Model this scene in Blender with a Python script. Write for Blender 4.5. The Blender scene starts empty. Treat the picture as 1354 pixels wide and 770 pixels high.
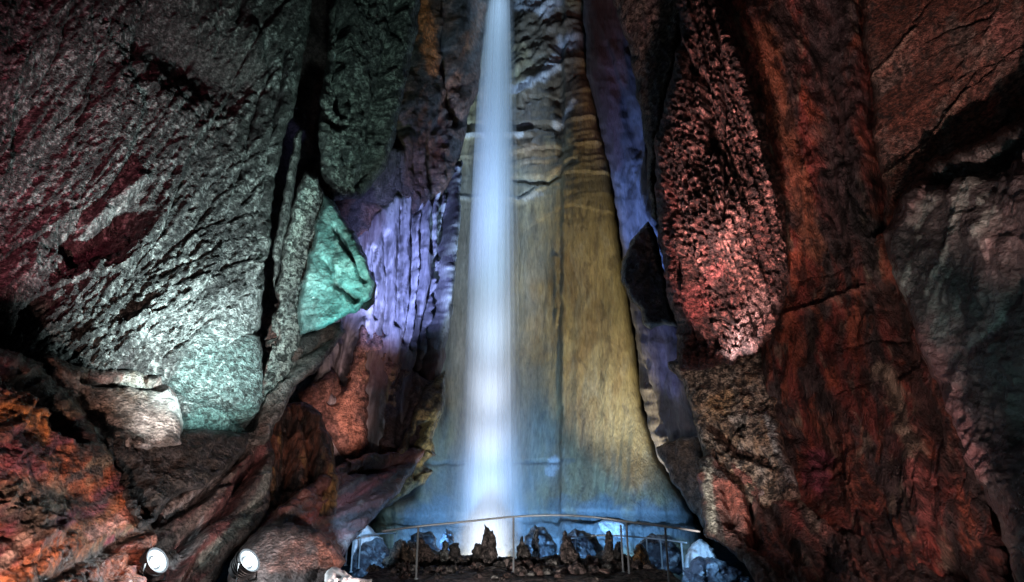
import bpy, math, random
import numpy as np
from mathutils import Vector

random.seed(7)
SC = bpy.context.scene
COL = SC.collection
R_ = math.radians

# ------------------------------------------------------------------ camera, world, exposure
CAM = np.array([0.0, 0.0, 1.7]); PITCH = R_(17.0); F = 752.0
cd = bpy.data.cameras.new('camera'); cam = bpy.data.objects.new('camera', cd); COL.objects.link(cam)
cam.location = CAM; cam.rotation_euler = (math.pi / 2 + PITCH, 0, 0)
cd.sensor_width = 36.0; cd.lens = F / 1354.0 * 36.0; cd.clip_start = 0.1; cd.clip_end = 300.0
SC.camera = cam
w = bpy.data.worlds.new('World'); SC.world = w; w.use_nodes = True
bg = w.node_tree.nodes['Background']; bg.inputs['Color'].default_value = (0.75, 0.8, 1.0, 1); bg.inputs['Strength'].default_value = 0.02
SC.view_settings.view_transform = 'Standard'; SC.view_settings.look = 'None'
SC.view_settings.exposure = 0.0; SC.view_settings.gamma = 1.0
SC.cycles.max_bounces = 6; SC.cycles.diffuse_bounces = 3; SC.cycles.glossy_bounces = 2
SC.cycles.transparent_max_bounces = 64; SC.cycles.transmission_bounces = 4
SC.cycles.use_denoising = True
SC.cycles.sample_clamp_indirect = 4.0

CP, SP = math.cos(PITCH), math.sin(PITCH)
def rays(px, py):
    cx = (np.asarray(px, float) - 677.0) / F; cy = -(np.asarray(py, float) - 385.0) / F
    return np.stack([cx, CP - cy * SP, SP + cy * CP], -1)
def at(px, py, Y):
    r = rays(px, py); return CAM + r * (np.asarray(Y, float) / r[..., 1])[..., None]
def at_z(px, py, z):
    r = rays(px, py); return CAM + r * ((z - CAM[2]) / r[..., 2])[..., None]

# ------------------------------------------------------------------ lamps hidden on the cave floor and ledges
def spot(name, pos, target, power, color, angle=60, blend=0.6, radius=0.08):
    l = bpy.data.lights.new(name, 'SPOT'); l.energy = power; l.color = color
    l.spot_size = R_(angle); l.spot_blend = blend; l.shadow_soft_size = radius
    o = bpy.data.objects.new(name, l); COL.objects.link(o); o.location = pos
    d = Vector(target) - Vector(pos); o.rotation_euler = d.to_track_quat('-Z', 'Y').to_euler()
    return o
#LIGHTS_BEGIN
# left wall: greenish white from the floor below it
spot('white_lamp', (-2.5, 6.9, 2.1), at(262, 390, 9.6), 6200, (0.74, 1.0, 1.0), 64, 1.0)
spot('white_lamp', (-2.0, 8.6, 1.6), at(445, 110, 14), 3900, (0.62, 1.0, 0.90), 44, 1.0)
# crimson on the far left
spot('crimson_lamp', (-4.6, 3.8, 2.2), at(-30, 180, 8), 2100, (1.0, 0.20, 0.30), 56, 1.0)
# teal on the hanging block
spot('teal_lamp', (-2.3, 9.6, 1.6), at(443, 368, 12.2), 1250, (0.14, 0.85, 0.84), 21, 1.0)
# warm lamps on the pale knob and the rust rock in the lower left
spot('warm_lamp', (-3.5, 6.1, 1.9), at(208, 532, 7.9), 520, (1.0, 0.94, 0.88), 26, 0.7)
spot('orange_lamp', (-2.6, 3.2, 0.5), at(55, 640, 5.6), 820, (1.0, 0.60, 0.50), 68, 1.0)
spot('red_lamp', (-1.0, 6.2, 0.5), at(350, 660, 9), 520, (1.0, 0.76, 0.70), 70, 1.0)
# violet-blue on both draperies beside the fall
spot('violet_lamp', (-2.7, 12.0, 2.4), at(530, 355, 16.3), 9500, (0.34, 0.42, 1.0), 42, 1.0)
spot('violet_lamp', (-2.5, 12.6, 1.9), at(494, 385, 16), 900, (0.80, 0.80, 1.0), 22, 1.0)
spot('violet_lamp', (1.6, 14.6, 0.6), at(846, 290, 17.5), 17000, (0.20, 0.38, 1.0), 22, 0.9)
spot('violet_lamp', (2.2, 14.0, 0.2), at(872, 470, 17), 900, (0.25, 0.32, 1.0), 22, 0.9)
# salmon on the nose of rock
spot('salmon_lamp', (-2.5, 11.4, 1.7), at(448, 555, 14.6), 900, (1.0, 0.58, 0.50), 30, 1.0)
spot('salmon_lamp', (-2.7, 11.4, 1.7), at(482, 470, 15.4), 700, (1.0, 0.66, 0.66), 26, 1.0)
# yellow on the flowstone
spot('yellow_lamp', (3.7, 16.2, -0.9), at(795, 430, 21), 3500, (1.0, 0.84, 0.46), 52, 1.0)
spot('yellow_lamp', (2.6, 15.0, -0.6), at(765, 230, 21.5), 1500, (1.0, 0.76, 0.46), 22, 1.0)
spot('yellow_lamp', (0.2, 14.4, -0.6), at(562, 580, 15.5), 330, (1.0, 0.80, 0.36), 30, 0.8)
spot('yellow_lamp', (2.4, 15.0, -1.0), at(690, 470, 19.6), 700, (1.0, 0.95, 0.45), 14, 1.0)
# blue-white on the fall: a row of narrow lamps sunk at the pool edge, each aimed higher than the last
for el, pw_, cl_ in [(-6, 1700, (0.90, 0.96, 1)), (3, 1400, (0.96, 0.95, 1)), (13, 420, (0.94, 0.94, 1)), (24, 760, (0.92, 0.92, 1)), (35, 1250, (0.88, 0.90, 1)), (46, 2100, (0.80, 0.86, 1)),
                     (56, 3400, (0.62, 0.79, 1)), (65, 5600, (0.50, 0.74, 1)), (71, 8000, (0.42, 0.70, 1))]:
    spot('fall_lamp', (-0.78, 13.6, -1.0), (-0.78, 13.6 + math.cos(R_(el)), -1.0 + math.sin(R_(el))), pw_ * 2.2, cl_, 24, 1.0, 0.05)
spot('shaft_lamp', (0.0, 17.0, 26.0), at(662, 120, 20.5), 4500, (0.50, 0.72, 1.0), 30, 1.0)
spot('pool_lamp', (1.5, 15.0, -0.5), at(740, 670, 20), 1600, (0.20, 0.50, 1.0), 125, 1.0)
spot('pool_lamp', (-2.4, 15.0, -0.5), at(580, 655, 20), 1400, (0.20, 0.50, 1.0), 110, 1.0)
spot('pool_lamp', (0.0, 12.2, -0.7), at(680, 725, 16), 700, (0.24, 0.54, 1.0), 120, 1.0)
spot('pool_lamp', (2.3, 9.6, 0.9), at(928, 728, 12), 420, (0.28, 0.58, 1.0), 60, 1.0)
spot('pool_lamp', (-2.2, 9.8, 0.9), at(474, 722, 13), 480, (0.28, 0.58, 1.0), 60, 1.0)
# pink-red on the hanging column
spot('pink_lamp', (3.0, 7.4, 1.0), at(958, 290, 11), 4600, (1.0, 0.52, 0.48), 40, 1.0)
spot('pink_lamp', (2.7, 8.6, 1.4), at(925, 50, 11.8), 5200, (1.0, 0.56, 0.52), 34, 1.0)
spot('pink_lamp', (3.7, 8.6, 1.9), at(980, 455, 10.5), 1500, (1.0, 0.82, 0.82), 19, 1.0)
# rust on the right walls
spot('rust_lamp', (3.6, 5.0, 0.5), at(1120, 540, 10), 640, (1.0, 0.62, 0.57), 66, 1.0)
spot('rust_lamp', (2.6, 6.0, 0.8), at(1080, 200, 11.6), 800, (1.0, 0.62, 0.52), 44, 1.0)
spot('rust_lamp', (3.4, 3.6, 1.4), at(1265, 60, 8.8), 3300, (1.0, 0.58, 0.50), 36, 1.0)
spot('grey_lamp', (2.4, 3.4, 0.6), at(1240, 330, 6.8), 360, (0.60, 1.0, 0.93), 46, 1.0)
spot('white_lamp', (2.4, 7.6, 0.4), at(950, 610, 11), 800, (1.0, 0.88, 0.82), 38, 1.0)
# unseen front lamp added to brighten the railing and parapet
spot('front_lamp', (-0.2, 6.5, 0.2), at(690, 745, 11.2), 600, (1.0, 0.95, 0.92), 70, 1.0)
#LIGHTS_END

# ------------------------------------------------------------------ noise (numpy)
def _h(ix, iy, s):
    n = (ix.astype(np.int64) * 374761393 + iy.astype(np.int64) * 668265263 + s * 1274126177) & 0xffffffff
    n = ((n ^ (n >> 13)) * 1103515245) & 0xffffffff
    n = ((n ^ (n >> 15)) * 2246822519) & 0xffffffff
    return (n ^ (n >> 16)) & 0xffffffff
def perlin(x, y, s=0):
    ix = np.floor(x); iy = np.floor(y); fx = x - ix; fy = y - iy
    def g(ax, ay):
        a = _h(ix + ax, iy + ay, s) * (2 * math.pi / 4294967296.0)
        return np.cos(a) * (fx - ax) + np.sin(a) * (fy - ay)
    u = fx * fx * fx * (fx * (fx * 6 - 15) + 10); v = fy * fy * fy * (fy * (fy * 6 - 15) + 10)
    a = g(0, 0); a = a + u * (g(1, 0) - a); b = g(0, 1); b = b + u * (g(1, 1) - b)
    return (a + v * (b - a)) * 1.5
def fbm(x, y, o=4, s=0, gain=0.5, ridge=False):
    r = 0; amp = 1.0; tot = 0
    for k in range(o):
        n = perlin(x * 2.03 ** k + 13.7 * k, y * 2.03 ** k - 7.3 * k, s + k * 11)
        if ridge: n = 0.8 - 2.2 * np.abs(n)
        r = r + amp * n; tot += amp; amp *= gain
    return r / tot
def worley(x, y, s=0):
    ix = np.floor(x); iy = np.floor(y); best = np.full(x.shape, 9.0)
    for ax in (-1, 0, 1):
        for ay in (-1, 0, 1):
            h = _h(ix + ax, iy + ay, s); hx = (h & 0xffff) / 65536.0; hy = (h >> 16) / 65536.0
            best = np.minimum(best, (ix + ax + hx - x) ** 2 + (iy + ay + hy - y) ** 2)
    return np.sqrt(best)
def sstep(a, b, x):
    t = np.clip((x - a) / (b - a), 0, 1); return t * t * (3 - 2 * t)

def poly_sd(px, py, poly):                                  # signed distance, positive inside
    d = np.full(px.shape, 1e18); ins = np.zeros(px.shape, bool); n = len(poly)
    for i in range(n):
        x0, y0 = poly[i]; x1, y1 = poly[(i + 1) % n]; ex, ey = x1 - x0, y1 - y0
        t = np.clip(((px - x0) * ex + (py - y0) * ey) / (ex * ex + ey * ey + 1e-9), 0, 1)
        d = np.minimum(d, (px - x0 - t * ex) ** 2 + (py - y0 - t * ey) ** 2)
        c = ((y0 > py) != (y1 > py))
        with np.errstate(divide='ignore', invalid='ignore'):
            xi = (x1 - x0) * (py - y0) / ((y1 - y0) if y1 != y0 else 1e-9) + x0
        ins ^= c & (px < xi)
    d = np.sqrt(d); return np.where(ins, d, -d)
def line_d(px, py, pts):
    d = np.full(px.shape, 1e18)
    if len(pts) == 1: return np.hypot(px - pts[0][0], py - pts[0][1])
    for (x0, y0), (x1, y1) in zip(pts[:-1], pts[1:]):
        ex, ey = x1 - x0, y1 - y0
        t = np.clip(((px - x0) * ex + (py - y0) * ey) / (ex * ex + ey * ey + 1e-9), 0, 1)
        d = np.minimum(d, (px - x0 - t * ex) ** 2 + (py - y0 - t * ey) ** 2)
    return np.sqrt(d)
def tps(ctrl):
    c = np.array(ctrl, float); n = len(c)
    if n == 1: return lambda X, Y: np.full(X.shape, c[0, 2])
    xy = c[:, :2] / 400.0
    if n < 3: 
        def f2(X, Y):
            w0 = 1 / (np.hypot(X - c[0, 0], Y - c[0, 1]) + 5); w1 = 1 / (np.hypot(X - c[1, 0], Y - c[1, 1]) + 5)
            return (w0 * c[0, 2] + w1 * c[1, 2]) / (w0 + w1)
        return f2
    def U(r): return np.where(r > 1e-9, r * r * np.log(np.maximum(r, 1e-9)), 0)
    K = U(np.hypot(xy[:, None, 0] - xy[None, :, 0], xy[:, None, 1] - xy[None, :, 1])) + np.eye(n) * 0.01
    P = np.c_[np.ones(n), xy]
    A = np.zeros((n + 3, n + 3)); A[:n, :n] = K; A[:n, n:] = P; A[n:, :n] = P.T
    sol = np.linalg.solve(A, np.r_[c[:, 2], 0, 0, 0])
    def f(X, Y):
        x, y = X / 400.0, Y / 400.0
        o = sol[n] + sol[n + 1] * x + sol[n + 2] * y
        for i in range(n): o = o + sol[i] * U(np.hypot(x - xy[i, 0], y - xy[i, 1]))
        return np.clip(o, c[:, 2].min() - 0.8, c[:, 2].max() + 0.8)
    return f

# ------------------------------------------------------------------ materials
def rock_mat(name, bump=0.5, scale=9.0, rough=0.6, wet=0.3, fine=0.35, stretch=(1, 1, 1), tone=(1, 1, 1), speck=0.0, sscale=7.0, lo=0.32):
    m = bpy.data.materials.new(name); m.use_nodes = True; nt = m.node_tree; N = nt.nodes; L = nt.links
    b = N['Principled BSDF']
    tc = N.new('ShaderNodeTexCoord'); mp = N.new('ShaderNodeMapping'); mp.inputs['Scale'].default_value = stretch
    L.new(tc.outputs['Object'], mp.inputs['Vector'])
    at_ = N.new('ShaderNodeAttribute'); at_.attribute_name = 'mineral'
    n1 = N.new('ShaderNodeTexNoise'); n1.inputs['Scale'].default_value = scale; n1.inputs['Detail'].default_value = 8; n1.inputs['Roughness'].default_value = 0.72
    n2 = N.new('ShaderNodeTexVoronoi'); n2.inputs['Scale'].default_value = scale * 1.7
    n3 = N.new('ShaderNodeTexNoise'); n3.inputs['Scale'].default_value = scale * 0.35; n3.inputs['Detail'].default_value = 5
    for n in (n1, n2, n3): L.new(mp.outputs['Vector'], n.inputs['Vector'])
    mr = N.new('ShaderNodeMapRange'); mr.inputs['From Min'].default_value = lo; mr.inputs['From Max'].default_value = 1 - lo
    mr.inputs['To Min'].default_value = 1 - fine; mr.inputs['To Max'].default_value = 1 + fine
    L.new(n1.outputs['Fac'], mr.inputs['Value'])
    mx = N.new('ShaderNodeVectorMath'); mx.operation = 'SCALE'
    L.new(at_.outputs['Color'], mx.inputs[0]); L.new(mr.outputs['Result'], mx.inputs['Scale'])
    mt = N.new('ShaderNodeVectorMath'); mt.operation = 'MULTIPLY'; mt.inputs[1].default_value = tone
    L.new(mx.outputs[0], mt.inputs[0]); L.new(mt.outputs[0], b.inputs['Base Color'])
    if speck:                                               # black specks painted in as the dark of small pits
        n4 = N.new('ShaderNodeTexNoise'); n4.inputs['Scale'].default_value = sscale; n4.inputs['Detail'].default_value = 6; n4.inputs['Roughness'].default_value = 0.6
        L.new(mp.outputs['Vector'], n4.inputs['Vector'])
        ms_ = N.new('ShaderNodeMapRange'); ms_.inputs['From Min'].default_value = 0.42; ms_.inputs['From Max'].default_value = 0.56
        ms_.inputs['To Min'].default_value = 1 - speck; ms_.inputs['To Max'].default_value = 1.12; L.new(n4.outputs['Fac'], ms_.inputs['Value'])
        sc_ = N.new('ShaderNodeVectorMath'); sc_.operation = 'SCALE'; L.new(mt.outputs[0], sc_.inputs[0]); L.new(ms_.outputs['Result'], sc_.inputs['Scale'])
        L.new(sc_.outputs[0], b.inputs['Base Color'])
    rr = N.new('ShaderNodeMapRange'); rr.inputs['From Min'].default_value = 0.35; rr.inputs['From Max'].default_value = 0.65
    rr.inputs['To Min'].default_value = max(0.12, rough - wet); rr.inputs['To Max'].default_value = min(1.0, rough + 0.2)
    L.new(n3.outputs['Fac'], rr.inputs['Value']); L.new(rr.outputs['Result'], b.inputs['Roughness'])
    ad = N.new('ShaderNodeMath'); ad.operation = 'MULTIPLY_ADD'; ad.inputs[1].default_value = 0.45
    L.new(n2.outputs['Distance'], ad.inputs[0]); L.new(n1.outputs['Fac'], ad.inputs[2])
    bp = N.new('ShaderNodeBump'); bp.inputs['Strength'].default_value = bump; bp.inputs['Distance'].default_value = 0.08
    L.new(ad.outputs[0], bp.inputs['Height']); L.new(bp.outputs[0], b.inputs['Normal'])
    return m
M_PIT = rock_mat('pitted_limestone', 1.2, 16, 0.7, 0.25, 0.6, speck=0.85, sscale=8, lo=0.38)
M_ROCK = rock_mat('cave_rock', 1.0, 15, 0.6, 0.3, 0.5, speck=0.55, sscale=6, lo=0.38)
M_GRAIN = rock_mat('striated_limestone', 1.3, 18, 0.7, 0.25, 0.62, speck=0.72, sscale=10, lo=0.40)
M_FLOW = rock_mat('flowstone', 0.5, 12, 0.62, 0.25, 0.35, (1, 1, 0.2))
M_WET = rock_mat('wet_rock', 0.6, 11, 0.42, 0.28, 0.4)
M_STREAK = rock_mat('streaked_rock', 1.0, 16, 0.6, 0.3, 0.55, (1, 1, 0.35), speck=0.8, sscale=5)

def plain_mat(name, color, rough=0.5, metal=0.0, noise=0.15, scale=30, emit=None):
    m = bpy.data.materials.new(name); m.use_nodes = True; nt = m.node_tree; N = nt.nodes; L = nt.links; b = N['Principled BSDF']
    t = N.new('ShaderNodeTexNoise'); t.inputs['Scale'].default_value = scale; t.inputs['Detail'].default_value = 4
    tc = N.new('ShaderNodeTexCoord'); L.new(tc.outputs['Object'], t.inputs['Vector'])
    cr = N.new('ShaderNodeMix'); cr.data_type = 'RGBA'
    cr.inputs[6].default_value = (*[c * (1 - noise) for c in color], 1); cr.inputs[7].default_value = (*[min(1, c * (1 + noise)) for c in color], 1)
    L.new(t.outputs['Fac'], cr.inputs[0]); L.new(cr.outputs[2], b.inputs['Base Color'])
    b.inputs['Roughness'].default_value = rough; b.inputs['Metallic'].default_value = metal
    if emit: b.inputs['Emission Color'].default_value = (*emit[0], 1); b.inputs['Emission Strength'].default_value = emit[1]
    return m
M_STEEL = plain_mat('brushed_steel', (0.40, 0.41, 0.42), 0.45, 0.4)
M_BLACK = plain_mat('black_painted_metal', (0.035, 0.037, 0.04), 0.45, 0.3)
M_BOWL = plain_mat('satin_reflector', (0.10, 0.115, 0.125), 0.5, 0.3)
M_LENS = plain_mat('lit_lamp_glass', (0.8, 0.85, 0.9), 0.2, 0, 0.05, 20, ((0.82, 0.95, 1.0), 5.0))

# ------------------------------------------------------------------ object helpers
def tag(o, label=None, cat=None, group=None, kind=None):
    if label: o['label'] = label
    if cat: o['category'] = cat
    if group: o['group'] = group
    if kind: o['kind'] = kind
    return o
def mesh_obj(name, V, faces, mat, colors=None, parent=None, smooth=True, origin=True):
    V = np.asarray(V, float)
    c = np.array([V[:, 0].mean(), V[:, 1].mean(), V[:, 2].min()]) if origin else np.zeros(3)
    me = bpy.data.meshes.new(name); me.from_pydata((V - c).tolist(), [], [list(map(int, f)) for f in faces]); me.update()
    if colors is not None:
        a = me.color_attributes.new('mineral', 'FLOAT_COLOR', 'POINT')
        cc = np.ones((len(V), 4), np.float32); cc[:, :colors.shape[1]] = colors; a.data.foreach_set('color', cc.ravel())
    me.polygons.foreach_set('use_smooth', [smooth] * len(me.polygons))
    me.materials.append(mat)
    o = bpy.data.objects.new(name, me); COL.objects.link(o); o.location = c
    if parent is not None:
        o.parent = parent; o.location = c - np.array(parent.location)
    return o
def empty(name, loc):
    o = bpy.data.objects.new(name, None); COL.objects.link(o); o.location = loc; o.empty_display_size = 0.2; return o

SEED = [100]
def grid_axis(a, b, s):
    lo, hi = (-6, 1360)
    xs = []; x = a
    while x < b:
        xs.append(x); x += s if (lo - s <= x <= hi) else s * 4
    xs.append(x); return np.array(xs)
def term_h(t, u, v, X, Yp, seed):
    a = R_(t.get('a', 0)); al = u * math.cos(a) - v * math.sin(a); ac = u * math.sin(a) + v * math.cos(a)
    s = t['s']; st = t.get('st', 1.0); k = t['t']
    wp = t.get('warp', 0.25)
    if wp:
        w1 = perlin(u / (s * 3), v / (s * 3), seed + 5); w2 = perlin(u / (s * 3), v / (s * 3), seed + 9)
        al = al + w1 * s * 3 * wp * st ** 0.5; ac = ac + w2 * s * 3 * wp
    p, q = al / (s * st), ac / s
    if k == 'fbm': h = fbm(p, q, t.get('o', 4), seed, t.get('g', 0.5))
    elif k == 'ridge': h = fbm(p, q, t.get('o', 4), seed, t.get('g', 0.5), True)
    elif k == 'cup': h = worley(p, q, seed) * 1.5 - 0.7
    elif k == 'knob': h = 0.6 - 2.0 * worley(p, q, seed) ** 2
    elif k == 'pit': h = -sstep(0.5, 0.12, worley(p, q, seed))
    elif k == 'step':
        c = q + 0.35 * fbm(p * 0.5, q * 0.5, 3, seed); f = c - np.floor(c); h = f ** 1.5 - 0.4
    h = h * t['amp']
    if t.get('mod', k in ('cup', 'pit', 'knob', 'ridge')):
        h = h * (0.25 + 1.1 * sstep(-0.30, 0.35, fbm(u / (s * 7) + 3, v / (s * 7), 4, seed + 55, 0.6)))
    if 'mask' in t:
        m = np.zeros(X.shape)
        for (cx, cy, rx, ry) in t['mask']: m = np.maximum(m, np.exp(-((X - cx) / rx) ** 2 - ((Yp - cy) / ry) ** 2))
        h = h * (m if not t.get('inv') else 1 - m)
    return h
def formation(name, label, cat, poly, ctrl, terms, cols, mat=None, creases=(), stains_and_light=(), bulges=(), step=2.0, rw=12, R=0.7, T=1.6,
              warp=3.0, wscale=28.0, group=None, kind=None, parent=None, shrink=0.1, seed=None, stepx=None):
    """a rock mass: its face is a dense relief in the round, its edges roll back and its sides run T metres deep"""
    SEED[0] += 37; sd0 = seed or SEED[0]
    pl = np.array(poly, float); x0, y0 = pl.min(0) - 3 * step; x1, y1 = pl.max(0) + 3 * step
    xs, ys = grid_axis(x0, x1, step), grid_axis(y0, y1, step)
    X, Yp = np.meshgrid(xs, ys)
    wx = X + warp * 1.6 * fbm(X / wscale, Yp / wscale, 3, sd0); wy = Yp + warp * 1.6 * fbm(X / wscale + 40, Yp / wscale, 3, sd0 + 3)
    sd = poly_sd(wx, wy, poly)
    gy, gx = np.gradient(sd, ys, xs)
    dx = np.gradient(xs)[None, :] * np.ones_like(X); dy = np.gradient(ys)[:, None] * np.ones_like(X)
    keep = sd > -np.maximum(dx, dy) * 1.0
    out = sd < 0
    gl = np.maximum(np.hypot(gx, gy), 0.3)
    Xs = np.where(out & keep, X - sd * gx / gl ** 2, X); Ys = np.where(out & keep, Yp - sd * gy / gl ** 2, Yp)
    D = tps(ctrl)(Xs, Ys)
    t = np.clip(sd / rw, 0, 1); D = D + R * (1 - np.sqrt(np.maximum(0, 1 - (1 - t) ** 2)))
    mbar = float(np.mean([c[2] for c in ctrl])) / F * 1.05
    u, v = Xs * mbar, Ys * mbar
    for (cx, cy, rx, ry, amt) in bulges: D = D - amt * np.exp(-((Xs - cx) / rx) ** 2 - ((Ys - cy) / ry) ** 2)
    P = at(Xs, Ys, D)
    Pu = np.gradient(P, axis=1); Pv = np.gradient(P, axis=0); N = np.cross(Pu, Pv); N /= (np.linalg.norm(N, axis=-1, keepdims=True) + 1e-9)
    tocam = CAM - P; sgn = np.sign((N * tocam).sum(-1, keepdims=True)); N = N * np.where(sgn == 0, 1, sgn)
    # avoid extreme sideways push on the rolled edge
    tc = tocam / np.linalg.norm(tocam, axis=-1, keepdims=True); N = N * 0.75 + tc * 0.25
    h = np.zeros(X.shape)
    if stepx is not None:
        (xa, ya), (xb, yb), amt_ = stepx; ln = xa + (Ys - ya) * (xb - xa) / (yb - ya) + 3 * fbm(Ys / 25, Ys * 0 + 3.3, 3, sd0 + 5)
        h = h + amt_ * sstep(-2, 5, Xs - ln)
    for i, tm in enumerate(terms): h = h + term_h(tm, u, v, Xs, Ys, sd0 + 101 * (i + 1))
    wob = 1 + 0.6 * fbm(Xs / 18, Ys / 18, 3, sd0 + 77)
    for (pts, wd, dep) in creases:
        d = line_d(Xs + 5 * fbm(Xs / 30, Ys / 30, 3, sd0 + 61), Ys + 3 * fbm(Xs / 30 + 9, Ys / 30, 3, sd0 + 62), pts)
        h = h - dep * np.exp(-(d / (wd * np.clip(wob, 0.4, 2))) ** 2)
    fade = 0.25 + 0.75 * np.clip(sd / (rw * 0.8), 0, 1)
    P = P + N * (h * fade)[..., None]
    # mineral colour, then marks: real staining plus painted shade and highlights
    C = np.ones(X.shape + (3,)) * np.array(cols[0])
    for i, lay in enumerate(cols[1:]):
        c, s, st, a, th, soft, stren = lay
        nse = term_h(dict(t='fbm', s=s, st=st, a=a, amp=1.0, o=5, g=0.6), u, v, Xs, Ys, sd0 + 700 + 31 * i)
        mk = sstep(th - soft, th + soft, nse) * stren
        C = C * (1 - mk[..., None]) + np.array(c) * mk[..., None]
    for i, (pts, wd, c, stren) in enumerate(stains_and_light):
        d = line_d(Xs, Ys, pts) + wd * 0.9 * fbm(Xs / (wd * 0.9 + 4), Ys / (wd * 0.9 + 4), 4, sd0 + 900 + i, 0.6)
        mk = sstep(wd * 1.1, wd * 0.35, d) * stren
        C = C * (1 - mk[..., None]) + np.array(c) * mk[..., None]
    # topology
    idx = -np.ones(X.shape, int); ny, nx = X.shape
    q = keep[:-1, :-1] & keep[1:, :-1] & keep[:-1, 1:] & keep[1:, 1:]
    q &= (sd[:-1, :-1] > 0) | (sd[1:, :-1] > 0) | (sd[:-1, 1:] > 0) | (sd[1:, 1:] > 0)
    used = np.zeros(X.shape, bool)
    used[:-1, :-1] |= q; used[1:, :-1] |= q; used[:-1, 1:] |= q; used[1:, 1:] |= q
    idx[used] = np.arange(used.sum())
    V = P[used]; VC = C[used]
    jj, ii = np.nonzero(q)
    Fq = np.stack([idx[jj, ii], idx[jj + 1, ii], idx[jj + 1, ii + 1], idx[jj, ii + 1]], -1)
    # sides: run the rim back into the rock
    E = np.concatenate([Fq[:, [0, 1]], Fq[:, [1, 2]], Fq[:, [2, 3]], Fq[:, [3, 0]]])
    key = np.sort(E, 1); k1 = key[:, 0].astype(np.int64) * (len(V) + 1) + key[:, 1]
    _, inv, cnt = np.unique(k1, return_inverse=True, return_counts=True)
    B = E[cnt[inv] == 1]
    bv = np.unique(B); n0 = len(V); cen = V.mean(0)
    ray = V[bv] - CAM; ray /= np.linalg.norm(ray, axis=1, keepdims=True)
    rings = [V]; colr = [VC]; maps = [dict(zip(bv.tolist(), bv.tolist()))]; base = n0
    faces = Fq.tolist(); prev = {int(b): int(b) for b in bv}
    for f in (0.3, 1.0):
        nv = V[bv] + ray * T * f + (cen - V[bv]) * shrink * f
        cur = {int(b): base + i for i, b in enumerate(bv)}
        rings.append(nv); colr.append(VC[bv]); base += len(bv)
        for a_, b_ in B.tolist(): faces.append([prev[b_], prev[a_], cur[a_], cur[b_]])
        prev = cur
    o = mesh_obj(name, np.concatenate(rings), faces, mat or M_ROCK, np.concatenate(colr), parent)
    return tag(o, label, cat, group, kind)

def cracks(n, box, ang, spread, length, wd, dep, seed):
    rr = random.Random(seed); o = []
    for _ in range(n):
        x, y = rr.uniform(box[0], box[2]), rr.uniform(box[1], box[3]); a = R_(ang + rr.uniform(-spread, spread)); pts = [(x, y)]
        for _k in range(rr.randint(3, 6)):
            a += R_(rr.uniform(-16, 16)); st = length * rr.uniform(0.12, 0.3); x += st * math.cos(a); y -= st * math.sin(a); pts.append((x, y))
        o.append((pts, rr.uniform(0.7, 1.5) * wd, rr.uniform(0.5, 1.2) * dep))
    return o
def lathe_pts(prof, seg=20, center=(0, 0, 0)):
    V = []; Fc = []
    for (r, z) in prof:
        for k in range(seg):
            a = 2 * math.pi * k / seg; V.append((center[0] + r * math.cos(a), center[1] + r * math.sin(a), center[2] + z))
    for i in range(len(prof) - 1):
        for k in range(seg):
            Fc.append([i * seg + k, i * seg + (k + 1) % seg, (i + 1) * seg + (k + 1) % seg, (i + 1) * seg + k])
    Fc.append(list(range(seg))[::-1]); Fc.append([(len(prof) - 1) * seg + k for k in range(seg)])
    return V, Fc
def tube(path, r, seg=10):
    path = [Vector(p) for p in path]; V = []; Fc = []
    for i, p in enumerate(path):
        t = (path[min(i + 1, len(path) - 1)] - path[max(i - 1, 0)]).normalized()
        a = t.cross(Vector((0, 0, 1))); a = a.normalized() if a.length > 1e-3 else Vector((1, 0, 0)); b = t.cross(a).normalized()
        for k in range(seg):
            an = 2 * math.pi * k / seg; V.append(p + (a * math.cos(an) + b * math.sin(an)) * r)
    for i in range(len(path) - 1):
        for k in range(seg):
            Fc.append([i * seg + k, i * seg + (k + 1) % seg, (i + 1) * seg + (k + 1) % seg, (i + 1) * seg + k])
    Fc.append(list(range(seg))[::-1]); Fc.append([(len(path) - 1) * seg + k for k in range(seg)])
    return V, Fc

# ------------------------------------------------------------------ the cavern itself
def sheet(name, fn, nu, nv, mat, c0, c1, cs, kind='structure'):
    uu, vv = np.meshgrid(np.linspace(0, 1, nu), np.linspace(0, 1, nv)); P = fn(uu, vv)
    V = P.reshape(-1, 3); Fc = []
    i = np.arange(nv - 1)[:, None] * nu + np.arange(nu - 1)[None, :]
    Fc = np.stack([i, i + 1, i + nu + 1, i + nu], -1).reshape(-1, 4).tolist()
    k = sstep(-0.2, 0.25, fbm((V[:, 0] + V[:, 1]) / cs, (V[:, 2] - V[:, 1] * 0.7) / cs, 5, 3))[:, None]
    return tag(mesh_obj(name, V, Fc, mat, np.array(c0) * (1 - k) + np.array(c1) * k), kind=kind)
def shell(u, v):
    a = np.pi * (1.22 - 1.44 * u); ca, sa = np.cos(a), np.sin(a)
    n = 0.9 * fbm(u * 26, v * 14, 5, 41) + 0.4 * fbm(u * 90, v * 20, 4, 43)
    x = np.sign(ca) * np.abs(ca) ** 0.8 * (15.0 + n) ; y = 6 + (sa * (20.5 + n)); z = -3 + 37 * v
    return np.stack([x, y, z], -1)
sheet('cave_wall', shell, 300, 160, M_ROCK, (0.13, 0.10, 0.09), (0.05, 0.04, 0.04), 2.5)
def roof(u, v):
    x = -19 + 38 * u; y = -4 + 34 * v; return np.stack([x, y, 31.5 + 1.5 * fbm(x / 4, y / 4, 5, 51)], -1)
sheet('cave_ceiling', roof, 90, 90, M_ROCK, (0.13, 0.10, 0.09), (0.05, 0.04, 0.04), 2.5)
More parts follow.
